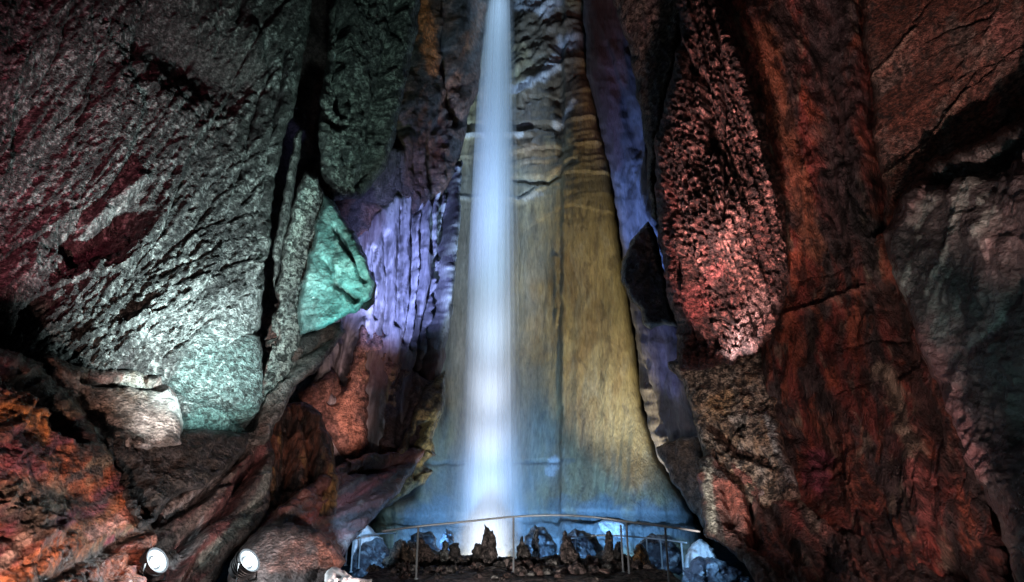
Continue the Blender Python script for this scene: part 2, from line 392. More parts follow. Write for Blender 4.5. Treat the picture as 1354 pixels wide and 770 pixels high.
def floor(u, v):
    x = -19 + 38 * u; y = -14 + 42 * v
    edge = 10.9 + 0.25 * fbm(x / 1.5, y / 3, 4, 57) - 4.2 * sstep(2.45, 2.9, np.abs(x - 0.12))
    z = 0.09 * fbm(x / 0.7, y / 0.7, 6, 55, 0.62) - 2.4 * sstep(0, 0.5, y - edge)
    return np.stack([x, y, z], -1)
sheet('cave_floor', floor, 300, 330, M_PIT, (0.22, 0.15, 0.13), (0.10, 0.065, 0.06), 0.4)

# pool
def pool(u, v):
    x = -9 + 18 * u; y = 10.6 + 13.5 * v
    r = np.hypot(x + 0.75, y - 20)
    z = -1.2 + 0.02 * fbm(x / 0.6, y / 0.6, 4, 63) + 0.03 * np.sin(r * 5) * np.exp(-r / 3)
    return np.stack([x, y, z], -1)
M_POOL = plain_mat('pool_water', (0.05, 0.15, 0.22), 0.12, 0, 0.4, 1.5)
sheet('pool_water', pool, 220, 180, M_POOL, (0.03, 0.1, 0.15), (0.03, 0.1, 0.15), 1)

GREY = (0.30, 0.305, 0.295); DARK = (0.045, 0.042, 0.042); RUST = (0.22, 0.075, 0.035); BUFF = (0.34, 0.27, 0.18)
CHAR = (0.06, 0.055, 0.055); PURP = (0.13, 0.085, 0.09); WINE = (0.16, 0.05, 0.05)

# ------------------------------------------------------------------ behind the fall
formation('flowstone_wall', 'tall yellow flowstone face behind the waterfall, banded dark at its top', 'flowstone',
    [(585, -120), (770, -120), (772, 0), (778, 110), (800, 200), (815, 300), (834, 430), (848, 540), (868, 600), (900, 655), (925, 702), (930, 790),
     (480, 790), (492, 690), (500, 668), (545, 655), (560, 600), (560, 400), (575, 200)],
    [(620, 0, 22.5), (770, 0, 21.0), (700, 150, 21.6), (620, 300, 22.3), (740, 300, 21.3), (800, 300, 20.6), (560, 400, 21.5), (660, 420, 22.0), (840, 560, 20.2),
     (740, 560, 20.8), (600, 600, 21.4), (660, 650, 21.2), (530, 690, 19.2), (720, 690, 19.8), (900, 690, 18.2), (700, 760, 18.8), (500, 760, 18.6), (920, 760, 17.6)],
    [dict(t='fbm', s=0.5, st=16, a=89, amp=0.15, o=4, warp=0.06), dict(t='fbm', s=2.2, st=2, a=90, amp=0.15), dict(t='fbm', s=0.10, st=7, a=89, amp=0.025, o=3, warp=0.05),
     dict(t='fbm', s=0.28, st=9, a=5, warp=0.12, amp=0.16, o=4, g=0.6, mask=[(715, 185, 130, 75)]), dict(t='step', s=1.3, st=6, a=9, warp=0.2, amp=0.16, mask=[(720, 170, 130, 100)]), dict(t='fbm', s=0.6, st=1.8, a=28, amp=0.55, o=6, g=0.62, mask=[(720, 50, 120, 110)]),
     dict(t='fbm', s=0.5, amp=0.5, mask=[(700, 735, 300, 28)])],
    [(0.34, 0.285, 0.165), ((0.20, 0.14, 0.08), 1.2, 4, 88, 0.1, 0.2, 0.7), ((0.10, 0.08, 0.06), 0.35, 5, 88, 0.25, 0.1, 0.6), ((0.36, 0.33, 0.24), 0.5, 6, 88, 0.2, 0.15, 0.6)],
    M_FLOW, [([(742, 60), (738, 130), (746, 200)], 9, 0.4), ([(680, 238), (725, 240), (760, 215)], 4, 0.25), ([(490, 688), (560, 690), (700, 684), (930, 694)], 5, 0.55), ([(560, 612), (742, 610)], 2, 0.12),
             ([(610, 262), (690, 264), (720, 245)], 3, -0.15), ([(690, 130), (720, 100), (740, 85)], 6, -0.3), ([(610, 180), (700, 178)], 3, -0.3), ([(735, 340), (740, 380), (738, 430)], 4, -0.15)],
    [([(690, -60), (735, 60), (700, 170)], 62, (0.07, 0.055, 0.048), 0.88), ([(690, 205), (730, 215)], 24, (0.2, 0.135, 0.085), 0.7), ([(690, 0), (720, 12), (730, 0)], 15, (0.42, 0.44, 0.5), 0.9), ([(680, 120), (720, 102), (735, 78)], 9, (0.38, 0.40, 0.46), 0.9), ([(745, 60), (765, 55)], 15, (0.26, 0.28, 0.34), 0.8),  # the bluish-white marks paint highlights on the ledge tops
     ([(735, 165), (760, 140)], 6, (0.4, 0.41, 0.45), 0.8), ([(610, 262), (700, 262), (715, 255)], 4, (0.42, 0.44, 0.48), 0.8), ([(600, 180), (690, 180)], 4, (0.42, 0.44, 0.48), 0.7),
     ([(640, 280), (650, 640)], 92, (0.21, 0.23, 0.215), 0.7), ([(560, 700), (900, 700)], 44, (0.17, 0.21, 0.24), 0.9), ([(790, 600), (880, 640)], 26, (0.13, 0.10, 0.06), 0.6),  # grey-green shade left of the seam and blue foot shadows, painted in
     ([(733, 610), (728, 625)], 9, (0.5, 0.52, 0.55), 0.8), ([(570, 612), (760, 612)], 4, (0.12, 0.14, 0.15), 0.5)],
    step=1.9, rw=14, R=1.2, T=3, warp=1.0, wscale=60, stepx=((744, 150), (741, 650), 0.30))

# ------------------------------------------------------------------ left of the fall
formation('rust_stained_wall', 'dark brown upper wall with a rust streak left of the falling water', 'cave wall',
    [(520, -120), (664, -120), (648, 0), (641, 60), (633, 105), (622, 150), (612, 190), (606, 228), (585, 255), (540, 290), (500, 320), (460, 350), (425, 320), (425, 200), (500, 100)],
    [(540, 0, 16.5), (650, 0, 19.5), (620, 150, 19), (560, 200, 17.2), (470, 300, 15.8), (600, 240, 18)],
    [dict(t='ridge', s=0.9, st=3, a=75, amp=0.35), dict(t='fbm', s=2.2, st=2, a=80, amp=0.6), dict(t='fbm', s=0.25, amp=0.09)],
    [(0.12, 0.06, 0.042), (DARK, 0.9, 2, 70, -0.02, 0.15, 0.85), (RUST, 0.7, 3, 75, 0.2, 0.1, 0.6)],
    M_ROCK, [([(545, 0), (535, 90), (520, 190)], 9, 0.9), ([(590, 0), (592, 100), (605, 160)], 7, 0.6)],
    [([(562, 0), (565, 40), (572, 90)], 12, (0.60, 0.19, 0.07), 0.95), ([(620, 60), (640, 10)], 10, (0.22, 0.10, 0.05), 0.6)], rw=14, R=0.8)
formation('flowstone_drapery', 'fluted violet-lit flowstone drapery hanging left of the waterfall', 'flowstone',
    [(450, 330), (500, 275), (560, 235), (609, 212), (609, 262), (604, 330), (595, 420), (588, 480), (580, 520), (560, 545), (500, 620), (430, 640), (400, 560), (425, 440)],
    [(480, 350, 16.0), (560, 300, 16.9), (606, 260, 18.2), (590, 460, 17.8), (540, 420, 16.4), (480, 460, 15.8), (540, 540, 16.0), (440, 600, 15.0)],
    [dict(t='fbm', s=0.55, st=12, a=84, amp=0.28, o=3, warp=0.1), dict(t='ridge', s=0.30, st=14, a=84, amp=0.09, warp=0.08), dict(t='fbm', s=0.12, st=6, a=84, amp=0.03), dict(t='fbm', s=1.6, st=4, a=85, amp=0.2)],
    [(0.33, 0.33, 0.35), ((0.15, 0.15, 0.17), 0.45, 14, 85, 0.05, 0.12, 0.8), (DARK, 0.26, 16, 85, 0.14, 0.06, 0.85)],
    M_FLOW, [([(601, 225), (592, 330), (580, 420), (566, 500)], 4, 0.9), ([(590, 235), (586, 330), (572, 400), (560, 450), (556, 500)], 4, 0.7), ([(575, 250), (572, 330)], 3, 0.4),
             ([(548, 270), (546, 400), (538, 450)], 3.5, 0.45), ([(510, 310), (515, 380), (510, 440)], 3, 0.35), ([(562, 250), (558, 360), (548, 460)], 3, 0.4), ([(470, 410), (460, 470), (450, 510)], 10, 0.8), ([(530, 280), (528, 430)], 3, 0.35), ([(495, 330), (497, 420)], 2.5, 0.25)],
    [([(500, 480), (560, 500), (540, 560)], 45, (0.12, 0.075, 0.08), 0.85), ([(500, 290), (470, 330)], 18, (0.15, 0.11, 0.12), 0.7), ([(575, 500), (590, 470)], 14, (0.16, 0.07, 0.05), 0.7)], step=1.8, rw=9, R=0.8)
formation('pitted_rock_wall', 'grey-green pitted wall above the teal block, left of the rusty streak', 'cave wall',
    [(440, -160), (582, -160), (556, 0), (548, 60), (536, 120), (522, 175), (508, 225), (476, 262), (440, 264), (426, 230), (420, 165), (431, 80), (438, 0)],
    [(445, 0, 13.2), (550, 0, 15), (480, 120, 13.8), (430, 200, 13), (510, 220, 14.6), (450, 260, 13.4)],
    [dict(t='cup', s=0.13, st=1.6, a=80, amp=0.06), dict(t='fbm', s=0.4, st=7, a=82, amp=0.16, o=5, g=0.6, warp=0.12), dict(t='fbm', s=1.8, st=2.5, a=85, amp=0.35), dict(t='fbm', s=0.14, amp=0.07, o=3), dict(t='ridge', s=0.7, st=3, a=80, amp=0.15)],
    [(0.26, 0.275, 0.25), (CHAR, 0.22, 2.5, 82, 0.05, 0.12, 0.85), ((0.03, 0.03, 0.03), 0.085, 1.6, 80, 0.02, 0.06, 0.9), (DARK, 1.6, 3, 85, 0.22, 0.12, 0.7)],
    M_GRAIN, cracks(6, (440, 0, 540, 230), 84, 8, 160, 1.5, 0.2, 8) + [([(458, 20), (449, 90), (452, 150)], 6, 0.7), ([(422, 145), (445, 165)], 6, 0.5), ([(528, 0), (505, 130), (480, 240)], 9, 0.5)], [([(560, 60), (530, 190), (500, 230)], 16, (0.07, 0.055, 0.05), 0.8)], rw=10, R=0.8)
formation('rock_slab', 'narrow pale slab leaning left of the teal hanging block', 'rock slab',
    [(403, 226), (419, 236), (430, 256), (428, 300), (414, 345), (402, 390), (398, 440), (402, 470), (370, 520), (338, 560), (336, 520), (350, 470), (358, 420), (367, 370), (381, 300), (393, 250)],
    [(410, 240, 12.6), (380, 330, 12.2), (420, 300, 12.8), (370, 450, 11.6), (345, 540, 11)],
    [dict(t='fbm', s=0.5, st=3, a=75, amp=0.18), dict(t='cup', s=0.16, st=2, a=75, amp=0.07), dict(t='fbm', s=0.1, amp=0.04)],
    [(0.30, 0.31, 0.285), (CHAR, 0.25, 2.5, 75, 0.18, 0.12, 0.8), ((0.25, 0.3, 0.28), 0.5, 2, 75, 0.1, 0.2, 0.6)],
    M_PIT, [([(352, 390), (364, 400), (366, 450)], 4, 0.5), ([(356, 440), (345, 490), (338, 530)], 4, 0.5)],
    [([(352, 380), (365, 392), (367, 450)], 6, (0.13, 0.04, 0.03), 0.95), ([(355, 450), (345, 500), (338, 540)], 7, (0.13, 0.04, 0.03), 0.95)], rw=8, R=0.5)
formation('fissure_slab', 'thin dark splinter of rock standing in the black fissure', 'rock slab',
    [(397, 165), (402, 175), (392, 230), (382, 290), (370, 350), (363, 385), (360, 340), (370, 280), (384, 210)],
    [(400, 160, 12.9), (366, 370, 12.0), (385, 260, 12.5)],
    [dict(t='cup', s=0.2, st=2, a=75, amp=0.08), dict(t='fbm', s=0.4, amp=0.1)],
    [(0.20, 0.20, 0.19), (CHAR, 0.25, 2, 75, 0.05, 0.15, 0.85)], M_PIT, rw=6, R=0.4)
formation('hanging_block', 'smooth teal wedge-shaped block hanging in the centre left', 'boulder',
    [(428, 258), (440, 268), (470, 305), (486, 345), (495, 372), (490, 396), (470, 414), (430, 430), (396, 443), (392, 420), (394, 395), (408, 335), (420, 290)],
    [(430, 265, 12.4), (480, 380, 12.0), (400, 430, 11.4), (440, 350, 11.6), (410, 340, 11.9)],
    [dict(t='fbm', s=0.7, st=2, a=-55, amp=0.18), dict(t='fbm', s=0.12, amp=0.03), dict(t='ridge', s=0.45, st=3, a=-58, amp=0.07)],
    [(0.15, 0.26, 0.25), ((0.07, 0.135, 0.13), 0.4, 2, -50, 0.08, 0.2, 0.7), ((0.26, 0.38, 0.36), 0.25, 1.5, 60, 0.2, 0.12, 0.7)],
    M_WET, [([(442, 300), (462, 335), (482, 370)], 4, 0.16), ([(430, 345), (448, 375), (470, 395)], 5, 0.2), ([(446, 318), (465, 355)], 5, -0.12)], (), step=1.6, rw=8, R=0.5, T=1.2)
formation('wedged_stone', 'small black stone stuck to the teal block, facing the drapery', 'stone',
    [(485, 355), (494, 360), (498, 378), (495, 402), (486, 410), (474, 408), (478, 398), (488, 392)], [(488, 380, 12.3), (494, 400, 12.4), (480, 405, 12.2)],
    [dict(t='fbm', s=0.2, amp=0.08)], [(0.035, 0.035, 0.036)], M_ROCK, rw=6, R=0.25, T=0.5, step=1.6, warp=1.5)
formation('sweeping_rib', 'pale curved rock rib sweeping down below the teal block', 'rock rib',
    [(398, 446), (430, 432), (452, 424), (456, 440), (440, 466), (418, 490), (392, 510), (376, 540), (362, 566), (350, 590), (318, 596), (322, 566), (338, 520), (370, 480)],
    [(450, 435, 12.6), (400, 460, 11.8), (345, 520, 11), (400, 505, 11.4), (335, 585, 10.2)],
    [dict(t='ridge', s=0.35, st=5, a=48, amp=0.18), dict(t='fbm', s=0.9, st=2, a=48, amp=0.2), dict(t='fbm', s=0.12, amp=0.05)],
    [(0.25, 0.24, 0.22), (CHAR, 0.4, 4, 48, 0.08, 0.12, 0.8), ((0.17, 0.08, 0.06), 0.5, 3, 48, 0.15, 0.15, 0.6)], M_ROCK,
    [([(440, 436), (395, 465), (350, 515), (328, 560)], 7, 0.35)],
    [([(452, 442), (415, 478), (380, 510), (362, 560)], 10, (0.30, 0.32, 0.31), 0.85), ([(360, 480), (330, 560)], 12, (0.06, 0.04, 0.035), 0.8)], rw=9, R=0.5)
formation('rock_nose', 'salmon-lit, wine coloured overhanging nose of rock under the violet drapery', 'overhang',
    [(478, 430), (500, 428), (520, 470), (560, 500), (582, 505), (584, 540), (566, 575), (556, 600), (500, 612), (455, 606), (430, 575), (400, 560), (392, 520), (440, 490), (455, 510), (465, 480)],
    [(490, 435, 15.95), (440, 530, 14.7), (480, 530, 15.3), (540, 550, 15.8), (575, 510, 16.9), (460, 595, 15.0), (540, 600, 15.4), (400, 540, 14.4)],
    [dict(t='fbm', s=1.0, st=3, a=78, amp=0.14), dict(t='ridge', s=0.4, st=7, a=80, amp=0.10, warp=0.1), dict(t='fbm', s=0.2, amp=0.07), dict(t='ridge', s=0.5, st=3, a=75, amp=0.12)],
    [(0.30, 0.17, 0.14), ((0.12, 0.075, 0.075), 0.7, 2, 70, 0.05, 0.15, 0.6), (CHAR, 0.25, 1, 0, 0.25, 0.1, 0.7)], M_ROCK, [([(498, 470), (500, 520), (494, 600)], 9, 0.55), ([(455, 500), (440, 530)], 6, 0.5), ([(540, 500), (530, 600)], 8, 0.3)] + cracks(8, (450, 450, 560, 560), 80, 8, 120, 1.8, 0.12, 13),
    [([(530, 530), (535, 590)], 34, (0.11, 0.075, 0.085), 0.85), ([(480, 480), (450, 540), (472, 585)], 18, (0.50, 0.25, 0.18), 0.85), ([(415, 525), (425, 560)], 16, (0.16, 0.08, 0.07), 0.7)], rw=12, R=0.35)  # salmon lit edge and dark shaded side painted into the colour
formation('yellow_rib', 'yellow fluted rib of flowstone at the left foot of the fall', 'flowstone',
    [(588, 488), (590, 520), (582, 556), (572, 580), (578, 600), (560, 612), (575, 620), (560, 640), (530, 660), (500, 676), (470, 680), (500, 640), (530, 590), (545, 545), (566, 512)],
    [(586, 500, 16.6), (550, 570, 15.4), (575, 560, 15.9), (520, 640, 14.4), (490, 672, 13.8)],
    [dict(t='ridge', s=0.5, st=3, a=62, amp=0.2), dict(t='fbm', s=0.9, amp=0.25), dict(t='fbm', s=0.15, amp=0.06)],
    [(0.38, 0.31, 0.15), ((0.14, 0.085, 0.05), 0.6, 3, 62, 0.05, 0.12, 0.85), (CHAR, 0.4, 2, 60, 0.22, 0.1, 0.8)], M_ROCK,
    [([(560, 560), (545, 600), (556, 625)], 8, 0.5), ([(572, 595), (545, 612)], 6, 0.45)], [([(515, 590), (500, 660)], 16, (0.14, 0.05, 0.04), 0.8)], rw=9, R=0.6)
formation('striped_curtain', 'orange and black striped stone curtain in the lower left hollow', 'flowstone',
    [(352, 560), (372, 536), (400, 530), (424, 545), (440, 590), (448, 640), (440, 690), (390, 710), (340, 700), (330, 620)],
    [(370, 540, 11.6), (430, 560, 12.0), (400, 620, 11.2), (350, 680, 10.4), (440, 680, 10.8)],
    [dict(t='ridge', s=0.3, st=6, a=86, amp=0.22), dict(t='fbm', s=0.8, amp=0.2), dict(t='fbm', s=0.12, amp=0.05)],
    [(0.20, 0.075, 0.045), (DARK, 0.3, 6, 86, 0.02, 0.1, 0.9), ((0.3, 0.17, 0.06), 0.35, 5, 86, 0.18, 0.1, 0.8)], M_STREAK, [([(385, 540), (380, 640)], 8, 0.5), ([(412, 560), (415, 660)], 6, 0.5)],
    [([(360, 540), (400, 560)], 18, (0.05, 0.035, 0.03), 0.8)], rw=10, R=0.6)
formation('red_slope', 'dark red rock slope running down to the left pool edge', 'rock slope',
    [(430, 630), (460, 605), (505, 600), (545, 590), (560, 596), (545, 628), (520, 655), (500, 678), (478, 700), (462, 716), (452, 745), (430, 800), (300, 800), (330, 700), (380, 660)],
    [(440, 640, 11.4), (540, 600, 14.6), (500, 660, 13), (460, 710, 11.4), (380, 680, 9.6), (430, 760, 9.2), (320, 760, 8.4)],
    [dict(t='ridge', s=0.5, st=3, a=28, amp=0.25), dict(t='fbm', s=1.0, amp=0.25), dict(t='fbm', s=0.15, amp=0.06)],
    [(0.17, 0.075, 0.065), (CHAR, 0.6, 2.5, 28, 0.08, 0.12, 0.85), ((0.26, 0.20, 0.17), 0.5, 3, 28, 0.22, 0.1, 0.7)], M_WET,
    [([(460, 612), (500, 615), (530, 605)], 12, 0.6)], [([(455, 610), (505, 608)], 16, (0.04, 0.035, 0.035), 0.9), ([(400, 690), (460, 660), (520, 620)], 9, (0.25, 0.07, 0.06), 0.8)], rw=10, R=0.6)
formation('slanting_slabs', 'grey and wine banded slabs slanting down behind the floodlights', 'rock slab',
    [(196, 700), (212, 668), (250, 640), (300, 612), (322, 575), (350, 560), (362, 600), (356, 660), (340, 700), (300, 745), (270, 800), (190, 800)],
    [(215, 690, 7.8), (320, 590, 10.2), (340, 640, 9.8), (260, 700, 8.0), (300, 740, 8.2), (230, 770, 7.4)],
    [dict(t='ridge', s=0.42, st=6, a=44, amp=0.24), dict(t='fbm', s=0.8, st=2, a=44, amp=0.18), dict(t='fbm', s=0.1, amp=0.05)],
    [(0.16, 0.12, 0.105), (WINE, 0.45, 4, 44, 0.05, 0.12, 0.85), (DARK, 0.35, 5, 44, 0.2, 0.08, 0.85)], M_ROCK,
    [([(205, 690), (260, 660), (320, 600)], 6, 0.3), ([(240, 720), (300, 670), (345, 600)], 6, 0.35)],
    [([(215, 686), (260, 655), (300, 625)], 6, (0.33, 0.30, 0.29), 0.9), ([(270, 740), (320, 690), (345, 650), (350, 625)], 9, (0.30, 0.32, 0.28), 0.9), ([(230, 745), (262, 715), (272, 690)], 8, (0.42, 0.40, 0.40), 0.9)], rw=9, R=0.5)  # palest streak paints the first floodlight's splash on the slab
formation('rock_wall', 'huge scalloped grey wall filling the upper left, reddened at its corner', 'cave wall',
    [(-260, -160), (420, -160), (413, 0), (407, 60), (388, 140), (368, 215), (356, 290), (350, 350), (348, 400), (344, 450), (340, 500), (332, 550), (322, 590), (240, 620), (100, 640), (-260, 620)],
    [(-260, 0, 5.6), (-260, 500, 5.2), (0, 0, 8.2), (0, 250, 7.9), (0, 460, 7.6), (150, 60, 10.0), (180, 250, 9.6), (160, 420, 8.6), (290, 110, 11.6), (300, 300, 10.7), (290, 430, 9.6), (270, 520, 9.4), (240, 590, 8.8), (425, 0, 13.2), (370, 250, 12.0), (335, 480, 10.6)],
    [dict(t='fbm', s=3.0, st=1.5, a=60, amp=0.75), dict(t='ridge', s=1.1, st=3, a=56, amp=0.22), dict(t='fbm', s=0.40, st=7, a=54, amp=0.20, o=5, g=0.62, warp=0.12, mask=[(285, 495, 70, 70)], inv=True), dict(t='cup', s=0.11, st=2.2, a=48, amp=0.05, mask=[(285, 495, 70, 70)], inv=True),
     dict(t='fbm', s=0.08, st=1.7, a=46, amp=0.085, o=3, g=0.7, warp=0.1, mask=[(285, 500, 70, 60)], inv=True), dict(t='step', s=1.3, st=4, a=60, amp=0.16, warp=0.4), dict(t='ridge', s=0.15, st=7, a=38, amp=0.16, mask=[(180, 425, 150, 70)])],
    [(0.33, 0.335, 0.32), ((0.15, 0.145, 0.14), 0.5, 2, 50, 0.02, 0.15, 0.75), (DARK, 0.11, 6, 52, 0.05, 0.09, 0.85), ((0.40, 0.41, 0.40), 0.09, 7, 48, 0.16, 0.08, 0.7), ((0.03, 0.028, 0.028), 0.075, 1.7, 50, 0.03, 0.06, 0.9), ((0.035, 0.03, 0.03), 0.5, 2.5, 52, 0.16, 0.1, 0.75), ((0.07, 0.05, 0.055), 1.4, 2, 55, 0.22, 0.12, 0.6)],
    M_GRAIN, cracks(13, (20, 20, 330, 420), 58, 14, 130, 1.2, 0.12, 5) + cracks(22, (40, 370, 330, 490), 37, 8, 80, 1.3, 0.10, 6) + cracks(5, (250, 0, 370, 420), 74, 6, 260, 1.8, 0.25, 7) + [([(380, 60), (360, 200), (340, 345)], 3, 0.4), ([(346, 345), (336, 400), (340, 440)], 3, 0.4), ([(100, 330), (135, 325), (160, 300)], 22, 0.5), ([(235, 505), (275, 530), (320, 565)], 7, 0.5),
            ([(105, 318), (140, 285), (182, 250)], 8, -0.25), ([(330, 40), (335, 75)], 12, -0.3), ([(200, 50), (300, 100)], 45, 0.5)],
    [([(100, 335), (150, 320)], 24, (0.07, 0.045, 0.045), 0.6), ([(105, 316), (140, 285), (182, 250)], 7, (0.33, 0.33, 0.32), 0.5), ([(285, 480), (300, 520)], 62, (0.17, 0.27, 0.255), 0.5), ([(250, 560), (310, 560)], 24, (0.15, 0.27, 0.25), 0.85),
     ([(200, 430), (290, 415), (330, 405)], 40, (0.42, 0.43, 0.42), 0.55), ([(215, 60), (290, 90)], 60, (0.10, 0.08, 0.08), 0.7)],  # lamp-lit pale band and shaded upper hollow painted into the wall
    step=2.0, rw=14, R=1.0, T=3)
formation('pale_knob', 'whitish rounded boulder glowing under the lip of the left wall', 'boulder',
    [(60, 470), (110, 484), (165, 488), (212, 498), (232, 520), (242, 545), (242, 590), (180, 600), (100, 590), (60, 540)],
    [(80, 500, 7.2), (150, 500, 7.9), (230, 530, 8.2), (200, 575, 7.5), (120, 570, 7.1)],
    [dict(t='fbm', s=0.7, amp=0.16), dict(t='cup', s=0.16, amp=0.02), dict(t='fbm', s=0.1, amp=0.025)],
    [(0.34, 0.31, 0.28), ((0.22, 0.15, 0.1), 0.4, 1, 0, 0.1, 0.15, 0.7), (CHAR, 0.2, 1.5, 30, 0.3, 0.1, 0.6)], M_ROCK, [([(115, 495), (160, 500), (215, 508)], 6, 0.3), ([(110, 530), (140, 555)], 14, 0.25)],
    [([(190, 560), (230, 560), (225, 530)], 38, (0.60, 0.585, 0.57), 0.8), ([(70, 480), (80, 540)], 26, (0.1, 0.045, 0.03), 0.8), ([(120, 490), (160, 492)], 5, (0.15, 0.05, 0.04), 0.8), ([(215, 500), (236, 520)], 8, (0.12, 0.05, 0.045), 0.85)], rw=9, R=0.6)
formation('dark_ledge', 'dark flat-topped rock ledge below the pale boulder', 'rock ledge',
    [(128, 582), (160, 576), (240, 571), (300, 568), (330, 572), (322, 600), (304, 622), (262, 645), (222, 664), (204, 690), (180, 700), (165, 660), (150, 620)],
    [(140, 590, 7.0), (240, 575, 7.9), (320, 580, 9.4), (200, 650, 7.1), (280, 620, 8.2)],
    [dict(t='fbm', s=0.6, amp=0.2), dict(t='fbm', s=0.14, amp=0.07), dict(t='ridge', s=0.3, amp=0.08)],
    [(0.045, 0.037, 0.032), (CHAR, 0.3, 1, 0, 0.05, 0.15, 0.8), ((0.10, 0.08, 0.065), 0.25, 1, 20, 0.2, 0.1, 0.7)], M_PIT, [([(200, 672), (180, 640), (165, 610)], 10, 0.3)], [([(190, 660), (200, 690)], 14, (0.035, 0.035, 0.04), 0.9)], rw=7, R=0.5)
formation('rust_rock', 'craggy rust and wine coloured rock in the lower left corner', 'rock outcrop',
    [(-260, 440), (0, 458), (60, 478), (105, 530), (132, 572), (150, 620), (168, 660), (200, 686), (204, 718), (192, 745), (190, 860), (-260, 860)],
    [(-260, 500, 3.9), (-260, 800, 3.2), (0, 480, 5.9), (0, 620, 5.4), (0, 770, 4.8), (120, 580, 6.8), (100, 700, 5.9), (190, 700, 7.0), (190, 770, 6.3)],
    [dict(t='fbm', s=0.9, amp=0.28), dict(t='ridge', s=0.35, st=2, a=30, amp=0.15), dict(t='knob', s=0.13, amp=0.045), dict(t='fbm', s=0.09, amp=0.04, o=3)],
    [(0.30, 0.085, 0.035), ((0.17, 0.045, 0.07), 0.6, 1.5, 20, -0.02, 0.12, 0.9), ((0.20, 0.16, 0.10), 0.5, 1.5, 30, 0.15, 0.1, 0.8), (DARK, 0.3, 1.5, 20, 0.12, 0.1, 0.85)],
    M_ROCK, [([(60, 770), (120, 735), (170, 705), (204, 690)], 9, 0.12), ([(0, 480), (60, 500), (100, 560)], 20, 0.35)],
    [([(0, 540), (60, 560), (50, 575)], 22, (0.45, 0.16, 0.03), 0.85), ([(40, 470), (90, 540)], 26, (0.045, 0.035, 0.03), 0.85), ([(10, 765), (110, 705), (190, 665)], 22, (0.45, 0.17, 0.075), 0.92), ([(120, 705), (190, 670)], 11, (0.55, 0.27, 0.22), 0.85),
     ([(60, 770), (120, 738), (175, 705), (204, 690)], 9, (0.13, 0.11, 0.10), 0.95), ([(20, 660), (70, 650), (40, 710)], 30, (0.20, 0.17, 0.12), 0.7), ([(140, 760), (195, 715)], 14, (0.30, 0.10, 0.06), 0.8), ([(5, 745), (25, 720)], 10, (0.42, 0.30, 0.24), 0.8)], rw=10, R=0.5)
formation('round_boulder', 'low rounded purple-grey boulder right of the second floodlight', 'boulder',
    [(300, 800), (306, 740), (326, 712), (350, 697), (384, 692), (424, 702), (450, 725), (458, 742), (440, 765), (424, 800)],
    [(330, 740, 7.6), (380, 705, 8.2), (400, 745, 7.5), (440, 745, 8.0), (360, 790, 7.2)],
    [dict(t='fbm', s=0.5, amp=0.12), dict(t='ridge', s=0.2, st=2, a=70, amp=0.05), dict(t='fbm', s=0.08, amp=0.025)],
    [(0.19, 0.15, 0.145), ((0.11, 0.09, 0.09), 0.25, 2, 70, 0.05, 0.15, 0.7), ((0.22, 0.09, 0.065), 0.5, 1.5, 70, 0.18, 0.15, 0.6)], M_ROCK, (), [([(430, 715), (440, 745)], 20, (0.24, 0.09, 0.06), 0.8)], rw=14, R=0.6)

# ------------------------------------------------------------------ right of the fall
formation('leaning_slab', 'dark violet slab leaning along the right side of the flowstone', 'rock slab',
    [(764, -120), (860, -120), (852, 80), (858, 180), (874, 300), (900, 420), (908, 500), (930, 570), (924, 640), (890, 640), (866, 596), (849, 535), (838, 440), (822, 320), (804, 205), (778, 110), (770, 0)],
    [(775, 0, 19.6), (850, 0, 17.5), (800, 150, 19.0), (850, 250, 17.6), (840, 400, 18.4), (890, 480, 16.6), (880, 600, 17.4), (920, 580, 15.8)],
    [dict(t='fbm', s=0.6, st=6, a=-80, amp=0.18), dict(t='fbm', s=0.2, st=3, a=-80, amp=0.06), dict(t='fbm', s=1.8, amp=0.2)],
    [(0.20, 0.185, 0.21), ((0.08, 0.07, 0.085), 0.5, 5, -80, 0.05, 0.15, 0.7), (CHAR, 0.2, 5, -80, 0.25, 0.1, 0.6)], M_FLOW,
    [([(835, 440), (860, 540), (880, 600)], 5, 0.4), ([(800, 60), (840, 200)], 5, 0.2)], [([(800, -40), (805, 80), (822, 190)], 44, (0.075, 0.055, 0.06), 0.92), ([(880, 540), (905, 560)], 26, (0.10, 0.085, 0.095), 0.8)], rw=10, R=0.8)  # upper part painted darker where the violet light dies away
formation('olive_wall', 'dim olive-grey wall high between the violet slab and red column', 'cave wall',
    [(800, -120), (915, -120), (905, 0), (896, 60), (878, 140), (866, 220), (872, 300), (862, 290), (856, 220), (846, 140), (830, 60), (812, 0)],
    [(820, 0, 16), (900, 0, 14), (870, 150, 14.2), (850, 100, 15.2), (866, 280, 14.4)],
    [dict(t='fbm', s=0.5, st=3, a=70, amp=0.2), dict(t='cup', s=0.2, st=1.5, a=70, amp=0.08), dict(t='fbm', s=0.12, amp=0.05)],
    [(0.16, 0.155, 0.13), (CHAR, 0.4, 3, 70, 0.05, 0.12, 0.85), ((0.24, 0.17, 0.15), 0.3, 3, 65, 0.2, 0.1, 0.6)], M_PIT, (), (), rw=9, R=0.6)  # olive-grey rock with darker streaks
